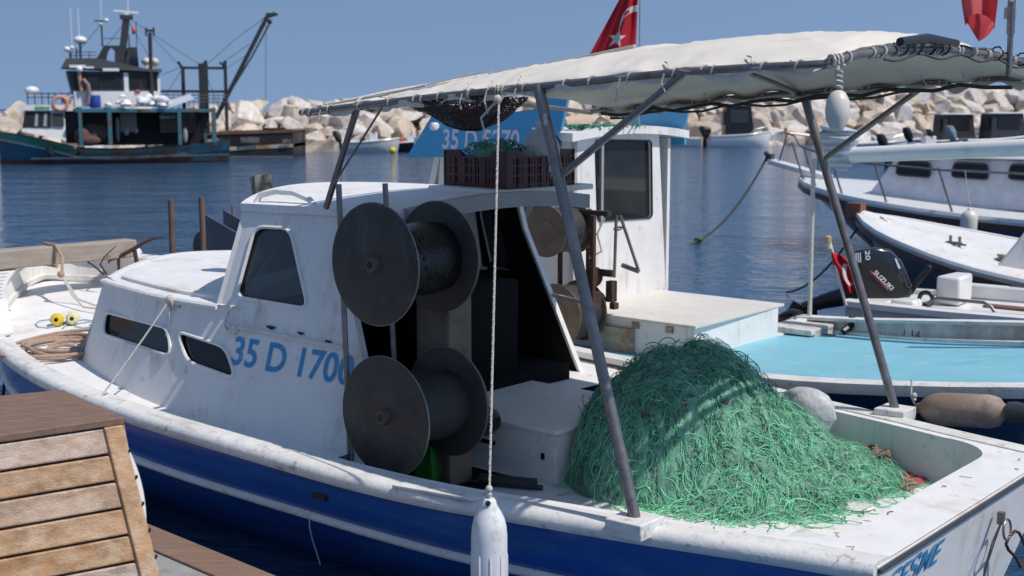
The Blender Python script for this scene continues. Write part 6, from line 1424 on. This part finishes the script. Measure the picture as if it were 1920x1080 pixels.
for i in range(30):
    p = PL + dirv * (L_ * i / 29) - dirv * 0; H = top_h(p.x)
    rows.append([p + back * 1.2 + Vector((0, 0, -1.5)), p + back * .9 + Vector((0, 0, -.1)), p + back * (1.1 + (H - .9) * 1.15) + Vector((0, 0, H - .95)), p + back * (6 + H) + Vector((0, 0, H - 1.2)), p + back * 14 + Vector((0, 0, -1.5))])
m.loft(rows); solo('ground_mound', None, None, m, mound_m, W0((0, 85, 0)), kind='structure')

# ================================================================== small craft along the breakwater
def mini(name, label, cat, px, Y, heading, ln, fb, hullm, extras, z=0):
    p = at(px, 300, Y); fr_ = Frame('L', (p.x, Y, 0), heading); t = Thing(name, label, cat, fr_)
    rows = []
    for i in range(13):
        u = i / 12; h = ln * .19 * (1 - max(0, (u - .55) / .45) ** 2.2) + .02; g = fb * (1 + .35 * u * u)
        x = -ln / 2 + ln * u
        rows.append([Vector((x, -h, g)), Vector((x, -h * .95, g * .6)), Vector((x - .1 * u, -h * .7, 0)), Vector((x - .2 * u, -h * .3, -.2)), Vector((x - .2 * u, h * .3, -.2)), Vector((x - .1 * u, h * .7, 0)), Vector((x, h * .95, g * .6)), Vector((x, h, g))])
    m = MB(); m.loft(rows, caps=True); t.part('hull', m, hullm)
    m = MB(); m.loft([[r[0] + Vector((0, 0, -.05)), r[0].lerp(r[7], .5) + Vector((0, 0, -.03)), r[7] + Vector((0, 0, -.05))] for r in rows]); t.part('deck', m, gloss_white)
    for ri in (0, 7):
        m = MB(); m.tube([r[ri] for r in rows], .045, 6); t.part('gunwale', m, gloss_white)
    h = ln * .19
    if 'motor' in extras:
        m = MB(); m.loft([[Vector((-ln / 2 - .25 + q * math.cos(a_) - (zz - fb) * .35, q * .8 * math.sin(a_), zz)) for a_ in [i * .52 for i in range(12)]] for zz, q in ((fb - .05, .10), (fb + .1, .2), (fb + .42, .24), (fb + .62, .18), (fb + .66, .06))], closed=True, caps=True); mo = t.part('outboard_cowl', m, extras.get('motor'))
        m = MB(); m.tube([(-ln / 2 - .2, 0, fb), (-ln / 2 - .15, 0, -.15)], [.09, .07], 8); t.part('outboard_leg', m, blackp, mo)
    if 'house' in extras:
        hc, x0, x1, hh, rc = extras['house']
        m = MB(); m.hexa([(x0, -h * .7, fb - .05), (x1, -h * .7, fb - .05), (x1, h * .7, fb - .05), (x0, h * .7, fb - .05)], [(x0 + .05, -h * .65, fb + hh), (x1 - .25, -h * .65, fb + hh), (x1 - .25, h * .65, fb + hh), (x0 + .05, h * .65, fb + hh)]); ho = t.part('cabin', m, hc, smooth=False)
        m = MB(); m.box(((x0 + x1) / 2 - .1, 0, fb + hh + .03), (x1 - x0 + .2, h * 1.5, .07)); t.part('cabin_roof', m, rc, ho, bevel=.02)
        m = MB(); m.box(((x0 + x1) / 2 - .05, -h * .69, fb + hh * .66), ((x1 - x0) * .6, .03, hh * .45)); m.box((x0 - .0, 0, fb + hh * .6), (.06, h * .9, hh * .5)); t.part('window', m, extras.get('win', black), ho, smooth=False)
    if 'console' in extras:
        m = MB(); m.box((.1, 0, fb + .25), (.5, .5, .6)); co = t.part('console', m, gloss_white, bevel=.04)
        m = MB(); m.prism([(.2, -.3, fb + .55), (.2, .3, fb + .55), (.05, .3, fb + .85), (.05, -.3, fb + .85)], (.02, 0, 0)); t.part('windscreen', m, darkgrey, co, smooth=False)
        m = MB(); m.box((-.5, 0, fb + .1), (.3, h * 1.2, .3)); t.part('seat', m, extras['console'], bevel=.03)
    if 'rail' in extras:
        m = MB(); m.tube([(ln * .1, -h, fb + .02), (ln * .2, -h * .95, fb + .4), (ln * .42, -h * .3, fb + .6), (ln * .42, h * .3, fb + .6), (ln * .2, h * .95, fb + .4), (ln * .1, h, fb + .02)], .025, 5); t.part('bow_rail', m, steel_light)
    return t
mini('motor_boat', 'small white open boat with dark outboard beside the yellow buoy', 'boat', 697, 75.0, .1, 3.2, .62, pm('grey_white_side', (.5, .5, .5), .4), {'motor': darkgrey, 'console': brown_rail})
mini('motor_boat', 'black sided small boat with orange seat beside the yellow buoy', 'boat', 768, 76.0, .05, 3.2, .55, black, {'motor': darkgrey, 'console': orange})
b_ = at(736, 281, 74); m = MB(); m.ball((0, 0, .17), (.21, .21, .19), 12); m.tube([(0, 0, .3), (0, 0, .42)], .04, 6); solo('mooring_buoy', 'round yellow buoy floating between the small boats', 'buoy', m, yellow, Frame('L', (b_.x, 74, 0)))
mini('motor_boat', 'white motor boat with tall black canvas cabin near the breakwater', 'motor boat', 1385, 86.5, .05, 4.2, .75, gloss_white, {'motor': blackp, 'house': (blackp, -1.1, .9, 1.95, black), 'rail': 1, 'win': darkgrey})
mini('dinghy', 'small white dinghy with black outboard behind the blue boat roof', 'dinghy', 1282, 87.0, 2.9, 2.3, .55, fender_w, {'motor': blackp})
mini('motor_boat', 'grey white boat with dark boxy cabin and white roof by the breakwater', 'motor boat', 1800, 62.0, .1, 4.6, 1.0, pm('grey_boat_side', (.20, .23, .30), .4), {'motor': blackp, 'house': (darkgrey, -1.2, .5, 1.25, gloss_white), 'rail': 1})
mini('motor_boat', 'boat with dark cabin, pale roof and silver outboard near the breakwater', 'motor boat', 1878, 60.0, .15, 4.4, 1.1, pm('blue_grey_side', (.16, .19, .26), .4), {'motor': pm('silver_cowl', (.35, .37, .42), .25, .4), 'house': (darkgrey, -.9, .9, 1.2, gloss_white), 'rail': 1})
mini('motor_boat', 'low navy boat with dark outboards in front of the boxy cabin', 'motor boat', 1735, 56.0, .1, 3.2, .8, pm('navy_side', (.04, .05, .10), .4), {'motor': blackp, 'console': gloss_white})
mini('motor_boat', 'low white speedboat with bare deck between yacht rail and breakwater', 'motor boat', 1630, 66.0, .05, 5.0, .75, fender_w, {'motor': blackp, 'rail': 1})

# ================================================================== pontoon and slatted box in the foreground
ZP = .30
pp = lambda x, y, z=ZP: atz(x, y, z)
A, Bp = pp(255, 972), pp(560, 1096); C_, D_ = pp(262, 1012), pp(500, 1109)
dv = (Bp - A).normalized(); nrm = Vector((dv.y, -dv.x, 0)); nrm = -nrm if nrm.y > 0 else nrm
A2, B2 = A - dv * 4.5, A + dv * 2.2
pf = W0(tuple(A - Vector((0, 0, ZP))))
pt = Thing('pontoon', 'grey concrete pontoon edged with a brown timber board', 'pontoon', pf)
m = MB(); m.hexa([A2 + Vector((0, 0, -.10)), B2 + Vector((0, 0, -.10)), B2 + nrm * .20 + Vector((0, 0, -.10)), A2 + nrm * .20 + Vector((0, 0, -.10))], [A2, B2, B2 + nrm * .20, A2 + nrm * .20]); pt.part('edge_board', m, timber, smooth=False, bevel=.006)
m = MB(); m.hexa([A2 + nrm * .205 + Vector((0, 0, -.5)), B2 + nrm * .205 + Vector((0, 0, -.5)), B2 + nrm * 1.75 + Vector((0, 0, -.5)), A2 + nrm * 1.75 + Vector((0, 0, -.5))], [A2 + nrm * .205 + Vector((0, 0, -.012)), B2 + nrm * .205 + Vector((0, 0, -.012)), B2 + nrm * 1.75 + Vector((0, 0, -.012)), A2 + nrm * 1.75 + Vector((0, 0, -.012))]); pt.part('deck_slab', m, concrete, smooth=False)
# slatted wooden box: front face leans out toward the foot
tr_ = at(205, 800, 4.97); tl_ = at(-150, 872, 4.55); br_ = at(292, 1150, 4.90); bl_ = at(-120, 1235, 4.50)
bkr = at(118, 757, 5.52); bkl = at(-150, 786, 5.25)
zt = tr_.z
for p in (tl_, bkr, bkl): p.z = zt
sb = Thing('slatted_box', 'slatted brown wooden box with dark plank top on the pontoon edge', 'wooden box', W0((tr_.x - .3, tr_.y, .3)))
N = 7; nf = (br_ - tr_).cross(tl_ - tr_).normalized(); nf = nf if nf.y < 0 else -nf
for i in range(N):
    f0, f1 = (i + .045) / N, (i + .955) / N
    q = [tr_.lerp(br_, f0), tr_.lerp(br_, f1), tl_.lerp(bl_, f1), tl_.lerp(bl_, f0)]
    q[0] = q[0].lerp(q[3], .028); q[1] = q[1].lerp(q[2], .028)
    m = MB(); m.hexa([p - nf * .03 for p in q], [Vector(p) for p in q]); sb.part('slat', m, teak, smooth=False, bevel=.006)
ex = (tr_ - tl_).normalized()
m = MB(); m.hexa([tr_ - nf * .05 + ex * .055, br_ - nf * .05 + ex * .055, br_ - nf * .05 - ex * .028, tr_ - nf * .05 - ex * .028], [tr_ + nf * .014 + ex * .05, br_ + nf * .014 + ex * .05, br_ + nf * .014 - ex * .025, tr_ + nf * .014 - ex * .025]); sb.part('corner_post', m, teak, smooth=False, bevel=.006)
m = MB()
for i in range(N): 
    q = tr_.lerp(br_, (i + .98) / N) + nf * .0 + ex * .052; m.box(q, (.012, .03, .012))
sb.part('joint_mark', m, black)
m = MB(); m.hexa([tr_ - nf * .034, br_ - nf * .034, bl_ - nf * .034, tl_ - nf * .034], [tr_ - nf * .044, br_ - nf * .044, bl_ - nf * .044, tl_ - nf * .044]); sb.part('backing', m, black, smooth=False)
tf_, tk = [tl_ + nf * .01, tr_ + nf * .01 + ex * .06], [bkl, bkr]
NT = 7
for i in range(NT):
    g0, g1 = (i + .03) / NT, (i + .97) / NT
    q = [tf_[0].lerp(tk[0], g0), tf_[1].lerp(tk[1], g0), tf_[1].lerp(tk[1], g1), tf_[0].lerp(tk[0], g1)]
    m = MB(); m.hexa([p + Vector((0, 0, .0)) for p in q], [p + Vector((0, 0, .03)) for p in q]); sb.part('top_plank', m, teak_dark, smooth=False, bevel=.004)
m = MB(); q = [tf_[0] - nf * .02, tf_[1] - nf * .02, tk[1], tk[0]]; m.hexa([p + Vector((0, 0, -.03)) for p in q], [p + Vector((0, 0, -.004)) for p in q]); sb.part('top_frame', m, grey, smooth=False)
m = MB(); q0, q1 = tr_ + ex * .06, bkr; b0_, b1_ = br_ + ex * .02, Vector((bkr.x + .1, bkr.y, br_.z)); m.hexa([q0, q1, b1_, b0_], [p - ex * .03 for p in (q0, q1, b1_, b0_)]); sb.part('side_panel', m, teak, smooth=False)
m = MB()
rows = []
for i in range(15):
    t = i / 14; p = tr_.lerp(br_, t * .62 + .02) + ex * (.062 + .045 * math.sin(math.pi * min(1, t * 1.0)) ** .8) - nf * .10; rows.append([p, p - ex * .03 - nf * .02, p - ex * .05 - nf * .05 , p - ex * .11 - nf * .07])
m.loft(rows); e_ = sb.part('curved_panel', m, gloss_white); s_ = e_.modifiers.new('t', 'SOLIDIFY'); s_.thickness = .02

# ================================================================== water, far shore, sky, sun, camera
m = MB(); m.add([(-4000, -30, 0), (4000, -30, 0), (4000, 9000, 0), (-4000, 9000, 0)], [(0, 1, 2, 3)])
wm = bpy.data.materials.new('harbour_water'); wm.use_nodes = True; nt = wm.node_tree; Lk = nt.links.new; p = nt.nodes['Principled BSDF']
p.inputs['Base Color'].default_value = (.030, .080, .155, 1); p.inputs['Roughness'].default_value = .06; p.inputs['IOR'].default_value = 1.333
tc = nm(nt, 'ShaderNodeTexCoord'); mp = nm(nt, 'ShaderNodeMapping'); mp.inputs['Scale'].default_value = (.75, 1.15, 1); mp.inputs['Rotation'].default_value = (0, 0, .15)
Lk(tc.outputs['Object'], mp.inputs[0])
n1 = nm(nt, 'ShaderNodeTexNoise', i_Scale=3.6, i_Detail=3., i_Roughness=.55, i_Distortion=.6); n2 = nm(nt, 'ShaderNodeTexNoise', i_Scale=.45, i_Detail=2.)
Lk(mp.outputs[0], n1.inputs[0]); Lk(mp.outputs[0], n2.inputs[0])
ad = nm(nt, 'ShaderNodeMath', operation='MULTIPLY_ADD'); ad.inputs[1].default_value = 2.2; Lk(n2.outputs['Fac'], ad.inputs[0]); Lk(n1.outputs['Fac'], ad.inputs[2])
bp = nm(nt, 'ShaderNodeBump', i_Strength=1.0, i_Distance=.062); Lk(ad.outputs[0], bp.inputs['Height']); Lk(bp.outputs[0], p.inputs['Normal'])
solo('water', None, None, m, wm, W0((0, 0, 0)), kind='structure', smooth=False)
m = MB(); m.loft([[Vector((-1500 + 60 * i, 2600 + 10 * i, -2)), Vector((-1500 + 60 * i, 2600 + 10 * i, 2 + 7 * abs(noise.noise((i * .4, 2, 1))) * (1 if i < 10 else .2)))] for i in range(16)]); solo('far_shore', None, None, m, pm('hazy_far_land', (.05, .06, .08), .9), W0((-1500, 2600, 0)), kind='structure')

SUN = (FV * -.67 + SV * .17 + Vector((0, 0, 1.0))).normalized()
el = math.asin(SUN.z); azs = math.atan2(SUN.x, SUN.y)
wd = bpy.data.worlds.new('World'); scene.world = wd; wd.use_nodes = True; nt = wd.node_tree
sky = nt.nodes.new('ShaderNodeTexSky'); sky.sky_type = 'NISHITA'; sky.sun_disc = False; sky.sun_elevation = el; sky.sun_rotation = azs
sky.air_density = 1.1; sky.dust_density = 0; sky.ozone_density = 1.0; sky.altitude = 0
tcw = nt.nodes.new('ShaderNodeTexCoord'); va = nt.nodes.new('ShaderNodeVectorMath'); va.operation = 'ADD'; va.inputs[1].default_value = (0, 0, .45)
vn = nt.nodes.new('ShaderNodeVectorMath'); vn.operation = 'NORMALIZE'    # lifts the look-up so the deep blue of this dry day reaches the horizon
nt.links.new(tcw.outputs['Generated'], va.inputs[0]); nt.links.new(va.outputs[0], vn.inputs[0]); nt.links.new(vn.outputs[0], sky.inputs[0])
hsv = nt.nodes.new('ShaderNodeHueSaturation'); hsv.inputs['Saturation'].default_value = .95; hsv.inputs['Value'].default_value = .93; nt.links.new(sky.outputs[0], hsv.inputs['Color'])
nt.links.new(hsv.outputs[0], nt.nodes['Background'].inputs[0]); nt.nodes['Background'].inputs[1].default_value = .15
sl = bpy.data.lights.new('sun', 'SUN'); sl.energy = 3.9; sl.angle = R(.55); sl.color = (1, .94, .87)
so = bpy.data.objects.new('sun', sl); COL.objects.link(so); so.rotation_euler = (-SUN).to_track_quat('-Z', 'Y').to_euler(); so.location = (5, -5, 20)
cam = bpy.data.cameras.new('camera'); co = bpy.data.objects.new('camera', cam); COL.objects.link(co); scene.camera = co
co.location = (0, 0, EYE); co.rotation_euler = (math.pi / 2 - TH, 0, 0)
cam.sensor_width = 36; cam.lens = 36 * FPX / 1920; cam.clip_start = .05; cam.clip_end = 20000
cam.dof.use_dof = True; cam.dof.focus_distance = 6.6; cam.dof.aperture_fstop = 3.6
scene.view_settings.view_transform = 'Standard'; scene.view_settings.look = 'None'; scene.view_settings.exposure = 0; scene.view_settings.gamma = 1
scene.render.engine = 'CYCLES'; scene.cycles.use_denoising = True; scene.cycles.max_bounces = 8; scene.cycles.transparent_max_bounces = 16; scene.cycles.sample_clamp_indirect = 8
